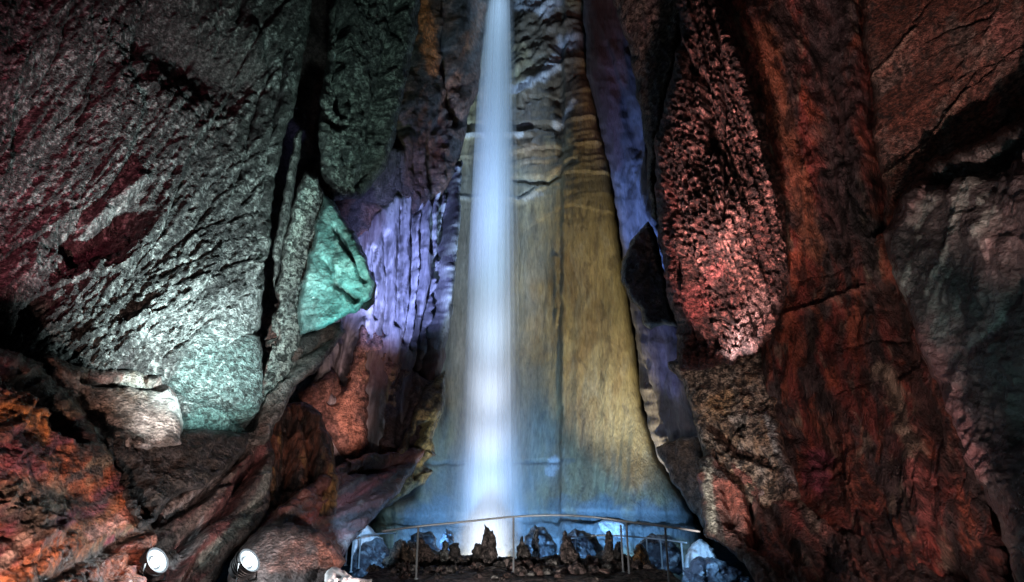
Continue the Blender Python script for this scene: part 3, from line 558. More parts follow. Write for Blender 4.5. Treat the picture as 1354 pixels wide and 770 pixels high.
formation('black_boulder', 'jagged black boulder hanging between violet slab and red column', 'boulder',
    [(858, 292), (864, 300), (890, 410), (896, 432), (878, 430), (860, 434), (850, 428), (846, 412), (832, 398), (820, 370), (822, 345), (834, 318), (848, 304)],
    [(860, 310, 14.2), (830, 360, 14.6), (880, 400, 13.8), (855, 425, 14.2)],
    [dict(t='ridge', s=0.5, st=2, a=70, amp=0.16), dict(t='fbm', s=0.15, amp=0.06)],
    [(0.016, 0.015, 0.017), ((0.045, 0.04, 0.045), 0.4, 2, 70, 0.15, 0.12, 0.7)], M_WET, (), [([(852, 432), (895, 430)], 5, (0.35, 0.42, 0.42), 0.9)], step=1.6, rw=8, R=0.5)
formation('tan_shelf_rock', 'tan cracked rock with a hole beneath the red hanging column', 'rock outcrop',
    [(880, 480), (1000, 440), (1030, 452), (1036, 500), (1028, 548), (1040, 600), (1060, 660), (1000, 680), (940, 640), (926, 590), (915, 545), (902, 505)],
    [(905, 500, 12.6), (960, 490, 12.3), (1020, 470, 12.2), (940, 580, 11.5), (1030, 600, 10.4), (980, 640, 10.6)],
    [dict(t='fbm', s=0.7, amp=0.2), dict(t='cup', s=0.18, st=1.3, a=80, amp=0.07), dict(t='fbm', s=0.12, amp=0.06), dict(t='ridge', s=0.3, st=4, a=-38, amp=0.14, mask=[(980, 610, 70, 50)])],
    [(0.32, 0.25, 0.19), ((0.28, 0.16, 0.08), 0.5, 1, 0, 0.08, 0.15, 0.6), ((0.10, 0.075, 0.06), 0.16, 2.5, 80, 0.12, 0.1, 0.8), ((0.30, 0.29, 0.27), 0.5, 1, 0, 0.18, 0.15, 0.6)],
    M_PIT, [([(977, 562)], 7, 0.4), ([(940, 560), (970, 590), (1010, 605)], 6, 0.25)], [([(945, 540), (960, 525)], 16, (0.38, 0.22, 0.09), 0.7), ([(1015, 555), (1030, 600), (1050, 640)], 7, (0.34, 0.37, 0.37), 0.8)], rw=9, R=0.5)
formation('wedge_rock', 'small tan wedge of rock leaning between violet slab and pale foot', 'rock outcrop',
    [(868, 592), (884, 582), (918, 574), (930, 580), (934, 640), (930, 700), (912, 672), (890, 640)], [(880, 590, 15.6), (925, 585, 14.8), (918, 660, 14.4)],
    [dict(t='fbm', s=0.4, amp=0.12), dict(t='fbm', s=0.1, amp=0.05)], [(0.24, 0.17, 0.13), (CHAR, 0.25, 1, 0, 0.12, 0.12, 0.7)], M_ROCK, (), [([(886, 582), (918, 577)], 4, (0.34, 0.33, 0.35), 0.9)], rw=6, R=0.4)
formation('brown_wall', 'rust-brown streaked wall descending behind the red column', 'cave wall',
    [(930, -160), (1180, -160), (1170, 0), (1180, 200), (1200, 330), (1230, 430), (1280, 560), (1330, 720), (1340, 840), (1060, 840), (1040, 700), (1010, 600), (1005, 470), (990, 300), (960, 100)],
    [(960, 0, 12.6), (1130, 0, 11.6), (1040, 200, 12.2), (1160, 200, 10.6), (1030, 420, 11.6), (1150, 430, 10.2), (1060, 620, 10.6), (1200, 600, 9.0), (1100, 760, 9.0), (1300, 760, 7.4)],
    [dict(t='ridge', s=0.6, st=8, a=-78, amp=0.18), dict(t='fbm', s=2.0, st=2, a=-78, amp=0.4), dict(t='fbm', s=0.2, st=4, a=-78, amp=0.09, o=5, g=0.6), dict(t='step', s=1.2, st=4, a=18, amp=0.06), dict(t='fbm', s=0.3, st=5, a=8, amp=0.05, o=5, g=0.6, mask=[(1105, 130, 35, 170)])],
    [(0.20, 0.05, 0.04), (DARK, 0.8, 5, -78, -0.03, 0.12, 0.93), ((0.30, 0.085, 0.045), 0.35, 4, -80, 0.14, 0.12, 0.75), ((0.22, 0.19, 0.14), 0.3, 4, -80, 0.27, 0.1, 0.7)], M_STREAK,
    cracks(9, (990, 0, 1250, 620), -76, 7, 190, 1.4, 0.16, 10) + cracks(3, (1020, 300, 1200, 600), 16, 8, 110, 1.2, 0.1, 11) + [([(1140, 0), (1144, 100), (1156, 250), (1160, 300)], 8, 0.5), ([(1090, 0), (1095, 200)], 26, 0.3), ([(1040, 420), (1110, 395), (1150, 380)], 4, -0.15), ([(1170, 380), (1200, 470)], 20, 0.4), ([(1080, 590), (1055, 560)], 26, 0.4)],
    [([(1090, 0), (1110, 150), (1120, 330)], 40, (0.055, 0.045, 0.05), 0.85), ([(1010, 40), (1040, 170), (1075, 330)], 18, (0.28, 0.12, 0.065), 0.7), ([(1075, 595), (1080, 640)], 20, (0.28, 0.08, 0.12), 0.85), ([(1170, 490), (1210, 600)], 17, (0.27, 0.23, 0.17), 0.9),
     ([(1170, 380), (1205, 480), (1260, 620)], 22, (0.06, 0.035, 0.03), 0.85), ([(1100, 560), (1120, 660)], 24, (0.22, 0.075, 0.05), 0.7), ([(1060, 412), (1110, 395), (1150, 380)], 3, (0.28, 0.13, 0.1), 0.8), ([(1215, 620), (1240, 690)], 22, (0.32, 0.11, 0.10), 0.85)],
    step=2.2, rw=12, R=0.8, T=2.5)
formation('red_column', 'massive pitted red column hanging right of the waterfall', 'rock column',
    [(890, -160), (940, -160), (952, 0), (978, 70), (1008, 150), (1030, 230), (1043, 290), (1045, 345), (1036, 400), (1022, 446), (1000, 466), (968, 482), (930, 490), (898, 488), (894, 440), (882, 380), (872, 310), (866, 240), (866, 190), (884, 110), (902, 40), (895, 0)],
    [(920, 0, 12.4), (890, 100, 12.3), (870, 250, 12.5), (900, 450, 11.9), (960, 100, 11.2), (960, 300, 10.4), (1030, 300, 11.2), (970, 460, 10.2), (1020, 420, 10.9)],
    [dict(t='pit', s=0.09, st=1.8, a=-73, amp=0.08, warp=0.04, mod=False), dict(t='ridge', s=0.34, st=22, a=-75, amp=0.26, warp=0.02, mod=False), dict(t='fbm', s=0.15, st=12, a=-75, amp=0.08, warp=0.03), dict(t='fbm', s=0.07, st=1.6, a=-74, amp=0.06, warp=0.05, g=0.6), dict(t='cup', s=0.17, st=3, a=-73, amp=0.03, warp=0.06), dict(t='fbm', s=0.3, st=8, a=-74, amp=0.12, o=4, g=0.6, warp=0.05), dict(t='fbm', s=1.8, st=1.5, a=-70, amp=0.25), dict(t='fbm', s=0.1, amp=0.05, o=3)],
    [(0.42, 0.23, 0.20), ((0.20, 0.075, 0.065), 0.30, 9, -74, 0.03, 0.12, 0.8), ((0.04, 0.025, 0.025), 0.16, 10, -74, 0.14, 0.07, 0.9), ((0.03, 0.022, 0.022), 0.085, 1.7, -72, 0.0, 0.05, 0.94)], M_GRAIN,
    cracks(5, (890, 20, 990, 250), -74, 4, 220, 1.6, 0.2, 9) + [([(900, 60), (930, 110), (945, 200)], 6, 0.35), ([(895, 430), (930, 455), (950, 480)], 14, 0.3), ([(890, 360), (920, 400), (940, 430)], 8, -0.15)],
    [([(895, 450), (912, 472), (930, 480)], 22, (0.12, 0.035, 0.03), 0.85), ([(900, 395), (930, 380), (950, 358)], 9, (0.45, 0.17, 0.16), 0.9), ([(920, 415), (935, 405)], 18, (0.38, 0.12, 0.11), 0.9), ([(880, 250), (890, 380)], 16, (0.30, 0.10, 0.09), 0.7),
     ([(965, 465), (985, 440), (1000, 400)], 20, (0.55, 0.42, 0.40), 0.6)], step=1.5, rw=15, R=1.4, T=2, bulges=[(965, 330, 60, 140, 0.3)])  # pinkish-white hot spot at the lower end painted as highlight
formation('rooted_foot', 'red and pale ribs spreading like roots above the right pool edge', 'rock slope',
    [(924, 606), (945, 596), (990, 612), (1040, 650), (1090, 690), (1160, 720), (1260, 760), (1350, 800), (1350, 900), (1010, 900), (1000, 770), (985, 745), (955, 718), (934, 708), (928, 680)],
    [(928, 620, 10.8), (990, 640, 10.3), (935, 700, 9.8), (1000, 730, 9.0), (1080, 710, 9.2), (1060, 790, 7.6), (1250, 790, 7.0)],
    [dict(t='ridge', s=0.42, st=6, a=-52, amp=0.22), dict(t='fbm', s=0.7, st=2, a=-52, amp=0.2), dict(t='fbm', s=0.12, amp=0.07)],
    [(0.20, 0.095, 0.08), (DARK, 0.35, 4, -50, 0.04, 0.1, 0.9), ((0.30, 0.11, 0.085), 0.3, 4, -52, 0.15, 0.1, 0.7)], M_ROCK,
    [([(945, 600), (990, 650), (1000, 720)], 6, 0.3), ([(1010, 660), (1035, 700), (1060, 740)], 7, 0.3), ([(960, 640), (966, 690)], 6, 0.25)],
    [([(936, 614), (942, 700)], 8, (0.42, 0.42, 0.35), 0.95), ([(965, 645), (985, 680), (1000, 730)], 13, (0.38, 0.12, 0.085), 0.9), ([(1010, 640), (1020, 700)], 7, (0.34, 0.30, 0.29), 0.85), ([(1055, 650), (1080, 700)], 10, (0.32, 0.28, 0.22), 0.85),
     ([(1030, 640), (1045, 670), (1055, 700)], 9, (0.30, 0.08, 0.07), 0.8), ([(935, 710), (990, 745), (1040, 780)], 12, (0.07, 0.06, 0.055), 0.85), ([(1050, 720), (1100, 780)], 6, (0.30, 0.21, 0.16), 0.8), ([(985, 735), (1020, 770)], 9, (0.22, 0.20, 0.20), 0.7), ([(1120, 730), (1350, 800)], 28, (0.05, 0.042, 0.04), 0.85)], rw=9, R=0.5)
formation('veined_slab', 'reddish slab with pale slanting veins in the upper right corner', 'rock slab',
    [(1145, -160), (1600, -160), (1600, 260), (1400, 250), (1300, 260), (1225, 290), (1176, 270), (1164, 230), (1156, 180), (1152, 100), (1140, 50)],
    [(1150, 0, 10.6), (1360, 0, 8.4), (1600, 0, 6), (1170, 230, 10.0), (1300, 150, 8.9), (1600, 230, 5.6), (1240, 240, 9.2)],
    [dict(t='step', s=0.9, st=6, a=42, amp=0.14, warp=0.15), dict(t='fbm', s=1.4, st=3, a=45, amp=0.2), dict(t='fbm', s=0.14, st=2, a=60, amp=0.05, o=4, g=0.6)],
    [(0.27, 0.125, 0.10), ((0.17, 0.055, 0.035), 0.8, 2, 45, 0.0, 0.2, 0.7), ((0.24, 0.21, 0.19), 0.5, 2, 70, 0.15, 0.12, 0.7), (CHAR, 0.16, 1, 0, 0.25, 0.08, 0.8)], M_GRAIN,
    cracks(8, (1150, 0, 1350, 220), 42, 8, 150, 1.3, 0.1, 12) + [([(1155, 105), (1180, 80), (1210, 40)], 3, -0.1), ([(1165, 240), (1230, 190), (1290, 100)], 3, -0.12), ([(1235, 150), (1300, 70), (1330, 0)], 4, -0.08)],
    [([(1155, 105), (1180, 82), (1212, 38)], 3.5, (0.40, 0.27, 0.22), 0.9), ([(1165, 240), (1230, 188), (1280, 120)], 3.5, (0.40, 0.26, 0.2), 0.8), ([(1235, 150), (1300, 70), (1330, 0)], 4, (0.38, 0.28, 0.24), 0.7), ([(1320, 30), (1340, 60)], 26, (0.42, 0.20, 0.18), 0.7), ([(1305, 150), (1320, 130)], 9, (0.40, 0.12, 0.1), 0.8)], rw=10, R=0.7)
formation('mottled_rock', 'blotched grey-green and black rock shoulder at the right edge', 'rock outcrop',
    [(1168, 310), (1190, 265), (1222, 215), (1270, 195), (1354, 152), (1620, 60), (1620, 880), (1350, 880), (1335, 740), (1300, 650), (1262, 560), (1222, 480), (1200, 400), (1178, 360)],
    [(1180, 320, 8.4), (1230, 220, 8.2), (1354, 170, 6.8), (1300, 350, 6.9), (1220, 440, 7.9), (1350, 500, 6.0), (1280, 580, 6.9), (1350, 730, 5.6), (1620, 300, 3.4), (1620, 800, 3.0)],
    [dict(t='fbm', s=0.9, st=1.5, a=75, amp=0.3), dict(t='ridge', s=0.4, st=2.5, a=75, amp=0.14), dict(t='fbm', s=0.12, amp=0.06)],
    [(0.17, 0.20, 0.19), ((0.15, 0.085, 0.09), 0.9, 1.5, 70, 0.05, 0.15, 0.7), ((0.03, 0.028, 0.03), 0.42, 2.4, 72, -0.02, 0.05, 0.95)], M_WET,
    [([(1225, 230), (1290, 210), (1354, 175)], 16, 0.4)], [([(1225, 222), (1290, 205), (1354, 170), (1500, 130)], 38, (0.02, 0.02, 0.02), 0.97), ([(1340, 300), (1345, 560)], 30, (0.03, 0.028, 0.03), 0.85), ([(1215, 440), (1255, 520), (1300, 620)], 20, (0.20, 0.11, 0.11), 0.7), ([(1330, 680), (1345, 760)], 30, (0.05, 0.04, 0.04), 0.8)], rw=10, R=0.6)

# ------------------------------------------------------------------ the fall
M_FALL = bpy.data.materials.new('falling_water'); M_FALL.use_nodes = True
nt = M_FALL.node_tree; N = nt.nodes; L = nt.links; N.clear()
out = N.new('ShaderNodeOutputMaterial'); mixs = N.new('ShaderNodeMixShader'); tr = N.new('ShaderNodeBsdfTransparent')
df = N.new('ShaderNodeBsdfDiffuse'); tl = N.new('ShaderNodeBsdfTranslucent'); ms = N.new('ShaderNodeMixShader'); ms.inputs[0].default_value = 0.4
df.inputs['Color'].default_value = (0.88, 0.92, 0.95, 1); tl.inputs['Color'].default_value = (0.85, 0.92, 0.97, 1)
L.new(df.outputs[0], ms.inputs[1]); L.new(tl.outputs[0], ms.inputs[2])
aa = N.new('ShaderNodeAttribute'); aa.attribute_name = 'mineral'
sep = N.new('ShaderNodeSeparateColor'); L.new(aa.outputs['Color'], sep.inputs[0])
cmb = N.new('ShaderNodeCombineXYZ'); m1 = N.new('ShaderNodeMath'); m1.operation = 'MULTIPLY'; m1.inputs[1].default_value = 26.0
m2 = N.new('ShaderNodeMath'); m2.operation = 'MULTIPLY'; m2.inputs[1].default_value = 1.4
L.new(sep.outputs[0], m1.inputs[0]); L.new(sep.outputs[1], m2.inputs[0]); L.new(m1.outputs[0], cmb.inputs[0]); L.new(m2.outputs[0], cmb.inputs[1])
nz = N.new('ShaderNodeTexNoise'); nz.inputs['Scale'].default_value = 1.0; nz.inputs['Detail'].default_value = 5; L.new(cmb.outputs[0], nz.inputs['Vector'])
mr = N.new('ShaderNodeMapRange'); mr.inputs['From Min'].default_value = 0.3; mr.inputs['From Max'].default_value = 0.72; L.new(nz.outputs['Fac'], mr.inputs['Value'])
m3 = N.new('ShaderNodeMath'); m3.operation = 'MULTIPLY'; L.new(mr.outputs['Result'], m3.inputs[0]); L.new(sep.outputs[2], m3.inputs[1]); m3.use_clamp = True
L.new(m3.outputs[0], mixs.inputs[0]); L.new(tr.outputs[0], mixs.inputs[1]); L.new(ms.outputs[0], mixs.inputs[2]); L.new(mixs.outputs[0], out.inputs[0])

prof = [(0, 642, 676), (60, 636, 678), (120, 632, 680), (300, 621, 681), (500, 613, 683), (620, 608, 685), (700, 604, 688), (745, 602, 690)]
fall = tag(empty('waterfall', (at(645, 700, 20)[0], 20, -1.2)), 'white silky waterfall dropping down the middle of the shaft', 'waterfall')
zs = np.linspace(-1.25, 23.5, 90)
pz = np.array([at((a + b) / 2, y, 20)[2] for y, a, b in prof]); pc = np.array([at((a + b) / 2, y, 20)[0] for y, a, b in prof])
pw = np.array([abs(at(b, y, 20)[0] - at(a, y, 20)[0]) / 2 for y, a, b in prof])
o_ = np.argsort(pz); cz = np.interp(zs, pz[o_], pc[o_]); wz = np.interp(zs, pz[o_], pw[o_])
V = []; Fc = []; CC = []; seg = 48; base = 0
for k, (fr, al) in enumerate([(0.22, 0.55), (0.40, 0.52), (0.57, 0.50), (0.72, 0.44), (0.84, 0.36), (0.94, 0.25), (1.04, 0.15), (1.15, 0.06)]):
    ph = random.random() * 6
    for i, z in enumerate(zs):
        for j in range(seg):
            a = 2 * math.pi * j / seg
            wob = 1 + 0.06 * math.sin(3 * a + ph + z * 0.15) + 0.04 * math.sin(7 * a + 2 * ph)
            V.append((cz[i] + wz[i] * fr * wob * math.cos(a), 20 + 0.55 * wz[i] * fr * wob * math.sin(a), z))
            CC.append((0.5 + 0.5 * abs(((j / seg) * 2) % 2 - 1) + k * 0.37 + (0.2 if j > seg / 2 else 0), z / 24 + k * 0.3, al * (0.75 + 0.25 * min(1, max(0, 1 - z / 22)))))
    for i in range(len(zs) - 1):
        for j in range(seg):
            Fc.append([base + i * seg + j, base + i * seg + (j + 1) % seg, base + (i + 1) * seg + (j + 1) % seg, base + (i + 1) * seg + j])
    base += seg * len(zs)
mesh_obj('water_veil', V, Fc, M_FALL, np.array(CC), fall)
V = []; Fc = []; CC = []; base = 0; zs2 = np.linspace(-1.2, 4.2, 24)                    # spray drifting up round the foot
for k, (fr, al) in enumerate([(1.15, 0.22), (1.45, 0.18), (1.8, 0.10), (2.3, 0.08), (2.9, 0.06)]):
    for i, z in enumerate(zs2):
        q = i / (len(zs2) - 1); rr = fr * (1 - 0.45 * q)
        for j in range(seg):
            a = 2 * math.pi * j / seg; wob = 1 + 0.12 * math.sin(3 * a + k) + 0.08 * math.sin(5 * a + 2 * k + z)
            V.append((cz[0] + 1.15 * rr * wob * math.cos(a), 20 + 0.8 * rr * wob * math.sin(a), z)); CC.append((0.16 * math.sin(a) + k * 0.3, z / 5 + 0.5 * math.cos(a), al * (1 - q) ** 1.5 * 1.4))
    for i in range(len(zs2) - 1):
        for j in range(seg): Fc.append([base + i * seg + j, base + i * seg + (j + 1) % seg, base + (i + 1) * seg + (j + 1) % seg, base + (i + 1) * seg + j])
    base += seg * len(zs2)
mesh_obj('spray', V, Fc, M_FALL, np.array(CC), fall)
M_FOAM = plain_mat('white_foam', (0.82, 0.86, 0.9), 0.7, 0, 0.1, 8)
def blob(name, c, r, h, mat, parent=None, seed=0, seg=40, rings=14, amp=0.25, col=None):
    V = []; Fc = []
    for i in range(rings):
        t = i / (rings - 1); rr = r * math.cos(t * math.pi / 2) ** 0.7; z = h * math.sin(t * math.pi / 2)
        for j in range(seg):
            a = 2 * math.pi * j / seg; V.append((rr * math.cos(a), rr * math.sin(a), z))
    V = np.array(V); n = fbm(V[:, 0] / r * 2.2 + seed * 5, V[:, 2] / r * 2.2 + V[:, 1] / r * 2.0 + seed, 5, 200 + seed, 0.6)
    V = V * (1 + amp * n)[:, None] + np.array(c)
    for i in range(rings - 1):
        for j in range(seg): Fc.append([i * seg + j, i * seg + (j + 1) % seg, (i + 1) * seg + (j + 1) % seg, (i + 1) * seg + j])
    cc = np.ones((len(V), 3)) * np.array(col or (0.8, 0.8, 0.8))
    return mesh_obj(name, V, Fc, mat, cc, parent)

# ------------------------------------------------------------------ patches of light and glints around the pool, built as white mounds
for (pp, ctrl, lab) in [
    ([(464, 740), (466, 716), (478, 696), (484, 692), (494, 702), (506, 712), (504, 740)], [(484, 706, 13.2), (500, 716, 13.3), (470, 716, 13.1)], 'patch of lamplight built as a white mound at the left pool corner'),
    ([(428, 760), (438, 748), (450, 752), (468, 764), (492, 766), (492, 774), (430, 778)], [(440, 760, 7.3), (490, 770, 7.5), (460, 768, 7.2)], 'jagged water glint built as a white mound at the near left pool edge'),
    ([(902, 760), (906, 734), (913, 722), (924, 712), (932, 716), (944, 727), (950, 745), (948, 760)], [(924, 722, 12.2), (910, 730, 12.2), (940, 728, 12.1)], 'patch of lamplight built as a white mound under the red roots on the right'),
    ([(790, 690), (806, 686), (826, 690), (832, 700), (826, 712), (806, 710), (794, 700)], [(800, 695, 18.5), (825, 700, 18.4), (810, 708, 18.3)], 'lamp glint built as a white patch on the far pool rim')]:
    formation('light_patch', lab, 'patch of light', pp, ctrl, [dict(t='fbm', s=0.3, amp=0.1), dict(t='fbm', s=0.08, amp=0.04)], [(0.85, 0.86, 0.88)], M_FLOW, step=1.4, rw=5, R=0.3, T=0.6, warp=1.5, wscale=9, group='patches of light at the pool')

# ------------------------------------------------------------------ rubble parapet and stalagmites behind the railing
formation('stone_parapet', 'low broken stone parapet running behind the steel railing', 'parapet',
    [(498, 800), (506, 745), (520, 722), (545, 716), (562, 724), (585, 732), (610, 734), (628, 730), (660, 736), (690, 738), (720, 736), (750, 736), (776, 738), (800, 728), (828, 732), (846, 738), (866, 752), (880, 800)],
    [(510, 760, 10.9), (690, 740, 11.6), (860, 760, 10.9), (690, 770, 11.3)],
    [dict(t='fbm', s=0.35, amp=0.14), dict(t='cup', s=0.14, amp=0.08), dict(t='fbm', s=0.08, amp=0.05)],
    [(0.19, 0.145, 0.125), ((0.09, 0.06, 0.05), 0.22, 1, 0, 0.05, 0.12, 0.8), ((0.28, 0.24, 0.21), 0.12, 1, 0, 0.15, 0.1, 0.8), (WINE, 0.5, 1, 0, 0.2, 0.12, 0.5)], M_PIT, (), [([(520, 740), (545, 745)], 16, (0.2, 0.12, 0.05), 0.6), ([(700, 766), (800, 762)], 8, (0.2, 0.09, 0.08), 0.6)], step=1.5, rw=6, R=0.4, T=0.7, warp=4, wscale=14)
def spire(poly, Y, col, label, T=0.28):
    xs_ = [p[0] for p in poly]; wd = (max(xs_) - min(xs_)) / 2
    dk = tuple(c * 0.35 for c in col); lt = tuple(min(0.7, c * 1.7) for c in col)
    return formation('stalagmite', label, 'stalagmite', poly, [(poly[0][0], poly[0][1], Y), (poly[2][0], poly[2][1], Y + 0.05)],
        [dict(t='fbm', s=0.16, amp=0.07, o=5, g=0.65), dict(t='cup', s=0.09, amp=0.05), dict(t='ridge', s=0.12, st=4, a=86, amp=0.04)],
        [col, (dk, 0.12, 2, 85, 0.02, 0.1, 0.85), (lt, 0.08, 1.5, 85, 0.15, 0.08, 0.7)], M_PIT, step=1.0, rw=wd * 0.9, R=0.22, T=T, warp=1.6, wscale=6, shrink=0.35, group='stalagmites on the parapet')
for s_ in [
    ([(514, 772), (516, 735), (522, 718), (530, 712), (538, 716), (546, 728), (550, 750), (552, 772)], 10.95, (0.15, 0.10, 0.07), 'broad dark brown lump left of the left front post'),
    ([(549, 760), (551, 722), (554, 709), (560, 712), (567, 722), (573, 730), (577, 760)], 11.1, (0.14, 0.095, 0.08), 'dark sloping stalagmite touching the left front post'),
    ([(581, 760), (582, 730), (585, 717), (590, 714), (593, 720), (594, 760)], 11.15, (0.26, 0.26, 0.24), 'pale grey upright stub left of the black squared stump'),
    ([(593, 760), (594, 722), (599, 718), (606, 718), (608, 726), (609, 760)], 11.25, (0.09, 0.075, 0.07), 'black squared stump at the left edge of the white foam gap'),
    ([(623, 760), (625, 728), (628, 719), (634, 717), (637, 722), (638, 760)], 11.2, (0.17, 0.14, 0.12), 'short shoulder stump against the tallest central stalagmite'),
    ([(634, 762), (636, 720), (639, 707), (641, 694), (645, 697), (648, 702), (652, 701), (655, 712), (658, 735), (659, 762)], 11.25, (0.19, 0.15, 0.135), 'tallest jagged stalagmite, standing before the white foam'),
    ([(682, 762), (683, 724), (687, 719), (688, 711), (692, 710), (694, 719), (698, 722), (702, 730), (704, 762)], 11.15, (0.18, 0.15, 0.135), 'stepped stalagmite just right of the middle railing post'),
    ([(703, 748), (703, 722), (705, 706), (708, 699), (711, 701), (713, 712), (714, 748)], 12.6, (0.55, 0.60, 0.68), 'pale bluish-white stalagmite rising behind the parapet'),
    ([(738, 764), (740, 735), (743, 716), (745, 702), (748, 701), (750, 710), (755, 713), (759, 724), (766, 733), (770, 764)], 11.15, (0.18, 0.135, 0.12), 'tall stalagmite with a long right slope between the right posts'),
    ([(768, 764), (774, 738), (780, 733), (786, 740), (792, 737), (797, 764)], 11.0, (0.20, 0.12, 0.11), 'low reddish double hump in the dip before the ribbed stalagmite'),
    ([(794, 768), (797, 734), (800, 718), (802, 703), (807, 702), (810, 708), (812, 730), (813, 768)], 11.0, (0.21, 0.17, 0.15), 'ribbed grey stalagmite left of the double right post'),
    ([(811, 768), (812, 724), (815, 715), (820, 717), (823, 732), (825, 768)], 10.95, (0.07, 0.06, 0.055), 'black narrow stalagmite close against the double right post'),
    ([(834, 780), (836, 740), (840, 722), (848, 719), (855, 728), (861, 748), (866, 780)], 10.7, (0.24, 0.13, 0.05), 'amber stained stalagmite right of the double post')]:
    spire(*s_)

# ------------------------------------------------------------------ wet blue boulders standing in the pool
for poly, Y, lab in [
    ([(462, 770), (466, 735), (480, 716), (502, 712), (516, 728), (520, 770)], 12.6, 'wet blue-lit boulder in the pool at the left far railing'),
    ([(536, 760), (540, 716), (552, 702), (572, 706), (580, 722), (584, 760)], 14.2, 'wet boulder behind the left front post'),
    ([(578, 760), (580, 712), (590, 698), (600, 708), (604, 760)], 16.0, 'narrow wet rock left of the foam'),
    ([(690, 756), (694, 712), (706, 694), (722, 698), (734, 716), (738, 756)], 15.0, 'wet boulder right of the foam, behind the pale stalagmite'),
    ([(736, 756), (742, 716), (760, 700), (784, 706), (796, 722), (800, 756)], 14.0, 'wide wet boulder between the two right stalagmites'),
    ([(836, 760), (842, 722), (858, 706), (884, 708), (900, 726), (906, 760)], 13.2, 'wet dark boulder under the bell edge, behind the right far railing'),
    ([(898, 790), (904, 752), (922, 736), (950, 738), (974, 752), (1000, 770), (1010, 790)], 10.6, 'low blue-lit rock in the pool below the red roots')]:
    formation('pool_boulder', lab, 'boulder', poly, [(poly[0][0], poly[0][1], Y), (poly[2][0], poly[2][1], Y + 0.3)],
        [dict(t='fbm', s=0.4, amp=0.22, o=5, g=0.6), dict(t='ridge', s=0.3, amp=0.08)], [(0.17, 0.20, 0.24), ((0.05, 0.04, 0.05), 0.35, 1, 0, -0.05, 0.1, 0.9), ((0.42, 0.47, 0.52), 0.2, 1.5, 0, 0.22, 0.06, 0.8)],
        M_WET, step=1.5, rw=14, R=0.5, T=0.9, warp=3, wscale=12, shrink=0.3, group='wet boulders standing in the pool')

# ------------------------------------------------------------------ loose rubble on the platform in front of the parapet
protos = []
for k in range(5):
    o = blob('loose_stone', (0, 0, 0), 0.10, 0.10, M_PIT, None, 20 + k, 22, 9, 0.5, [(0.24, 0.18, 0.16), (0.16, 0.11, 0.10), (0.28, 0.25, 0.23), (0.20, 0.12, 0.10), (0.13, 0.11, 0.10)][k])
    protos.append(o)
rr = random.Random(11)
for k in range(110):
    o = protos[k % 5] if k < 5 else protos[k % 5].copy()
    if k >= 5: COL.objects.link(o)
    x = rr.uniform(-2.35, 2.5); y = 10.95 - abs(rr.gauss(0, 0.55)); sc_ = rr.uniform(0.35, 1.5) * (1.0 if y > 10.3 else 0.6)
    o.location = (x, y, -0.03); o.rotation_euler = (rr.uniform(-0.4, 0.4), rr.uniform(-0.4, 0.4), rr.uniform(0, 6.28)); o.scale = (sc_, sc_ * rr.uniform(0.7, 1.2), sc_ * rr.uniform(0.6, 1.3))
    tag(o, 'small loose stone lying before the broken stone parapet', 'stone', 'loose stones at the parapet')

# ------------------------------------------------------------------ steel railing
def make_railing(name, label, posts, rail_px, zbase, r_post, r_rail, mid=False):
    pts = [at_z(px, yb, zbase) for px, yt, yb in posts]
    root = empty(name, pts[0]); tag(root, label, 'railing', 'steel railings around the pool')
    xs = [p[0] for p in pts]; tops = []
    for (px, yt, yb), p in zip(posts, pts):
        t = at(px, yt, p[1]); tops.append(t)
        V, Fc = lathe_pts([(r_post * 2.2, 0), (r_post * 2.2, 0.012), (r_post, 0.014), (r_post, t[2] - p[2])], 14, p); mesh_obj('post', V, Fc, M_STEEL, None, root)
    order = np.argsort(xs); ys = np.array([p[1] for p in pts])[order]; xx = np.array(xs)[order]
    path = []
    for px, py in rail_px:
        r = rays(px, py)
        Y = 10.5
        for _ in range(8): Y = float(np.interp((r * Y / r[1])[0], xx, ys))
        path.append(at(px, py, Y))
    # smooth the rail with a Catmull-Rom curve
    sm = []
    for i in range(len(path) - 1):
        p0, p1, p2, p3 = path[max(0, i - 1)], path[i], path[i + 1], path[min(len(path) - 1, i + 2)]
        for t in np.linspace(0, 1, 8, endpoint=False):
            sm.append(0.5 * (2 * p1 + (p2 - p0) * t + (2 * p0 - 5 * p1 + 4 * p2 - p3) * t * t + (3 * p1 - p0 - 3 * p2 + p3) * t ** 3))
    sm.append(path[-1])
    V, Fc = tube(sm, r_rail, 12); mesh_obj('handrail', V, Fc, M_STEEL, None, root)
    return root
make_railing('railing', 'curved steel railing with tall posts before the central stalagmites',
    [(550, 697, 766), (679, 684, 757), (824, 694, 757), (832, 691, 760), (885, 698, 775)],
    [(505, 703), (550, 696.5), (615, 690), (679, 683.5), (740, 681.5), (790, 684.5), (830, 690), (885, 697), (925, 703)], 0.0, 0.016, 0.016)
make_railing('railing', 'short far railing beside the left white patch of light', [(457, 712, 748), (464, 711, 757), (474, 710, 752), (520, 706, 742)], [(452, 713), (474, 709), (500, 706), (524, 705)], -0.3, 0.016, 0.016)
make_railing('railing', 'short far railing below the red roots on the right', [(762, 712, 744), (857, 713, 748), (876, 715, 752), (905, 718, 768)], [(755, 712), (800, 708), (860, 712), (908, 718)], -0.3, 0.016, 0.016)

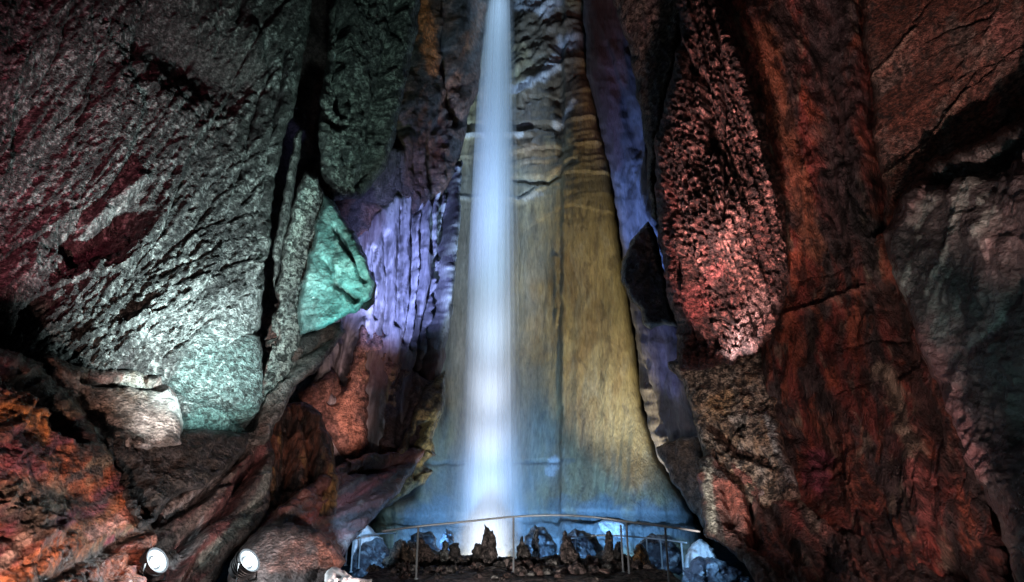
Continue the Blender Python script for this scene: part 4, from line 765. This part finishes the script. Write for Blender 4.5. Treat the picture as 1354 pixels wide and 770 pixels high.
# ------------------------------------------------------------------ floodlights
def floodlight(px, py, Y, rpx, aim, label, power, rot):
    c = at(px, py, Y); R0 = rpx * Y / F
    root = empty('floodlight', (c[0], c[1], c[2] - R0 * 1.7)); tag(root, label, 'floodlight', 'white floodlights among the rocks')
    d = (Vector(aim) - Vector(c)).normalized(); q = d.to_track_quat('Z', 'Y')
    def place(V): return [Vector(c) + q @ Vector(v) for v in V]
    V, Fc = lathe_pts([(0.35 * R0, -1.7 * R0), (0.6 * R0, -1.5 * R0), (0.72 * R0, -1.0 * R0), (0.95 * R0, -0.35 * R0), (1.02 * R0, 0.12 * R0), (0.92 * R0, 0.12 * R0), (0.90 * R0, -0.05 * R0), (0.5 * R0, -0.40 * R0)], 40)
    mesh_obj('housing', place(V), Fc, M_BLACK, None, root, smooth=False)
    for zz in (-0.25, -0.5, -0.75, -1.0):
        rr = R0 * (1.08 + 0.25 * (zz + 0.25)); V, Fc = lathe_pts([(rr * 0.8, zz * R0 - 0.03 * R0), (rr, zz * R0 - 0.03 * R0), (rr, zz * R0 + 0.03 * R0), (rr * 0.8, zz * R0 + 0.03 * R0)], 40)
        mesh_obj('cooling_fin', place(V), Fc, M_BLACK, None, root)
    V, Fc = lathe_pts([(0.88 * R0, 0.05 * R0), (0.74 * R0, -0.10 * R0), (0.5 * R0, -0.26 * R0), (0.2 * R0, -0.36 * R0)], 40)
    mesh_obj('reflector', place(V), Fc[:-2], M_BOWL, None, root)
    V, Fc = lathe_pts([(0.34 * R0, -0.28 * R0), (0.40 * R0, -0.14 * R0), (0.32 * R0, 0.02 * R0), (0.16 * R0, 0.08 * R0), (0.01 * R0, 0.10 * R0)], 24)
    mesh_obj('bulb', place(V), Fc, M_LENS, None, root)
    # bracket: a U of flat bar down to the rock
    s = q @ Vector((1, 0, 0)); p = [Vector(c) + s * 1.15 * R0, Vector(c) + s * 1.15 * R0 + Vector((0, 0, -1.5 * R0)), Vector(c) - s * 1.15 * R0 + Vector((0, 0, -1.5 * R0)), Vector(c) - s * 1.15 * R0]
    V, Fc = tube(p, 0.10 * R0, 8); mesh_obj('bracket', V, Fc, M_BLACK, None, root)
    gl = bpy.data.lights.new('floodlight_glow', 'POINT'); gl.energy = power; gl.color = (0.85, 0.95, 1.0); gl.shadow_soft_size = R0 * 0.3
    go = bpy.data.objects.new('floodlight_glow', gl); COL.objects.link(go); go.location = Vector(c) + d * R0 * 1.5
    return root
floodlight(207, 742, 6.6, 16, at(420, 600, 6.35), 'floodlight with ribbed housing glowing beside the rust rock', 34, 0)
floodlight(329, 742, 7.0, 15, at(500, 600, 6.6), 'floodlight glowing against the rounded purple-grey boulder', 30, 0)
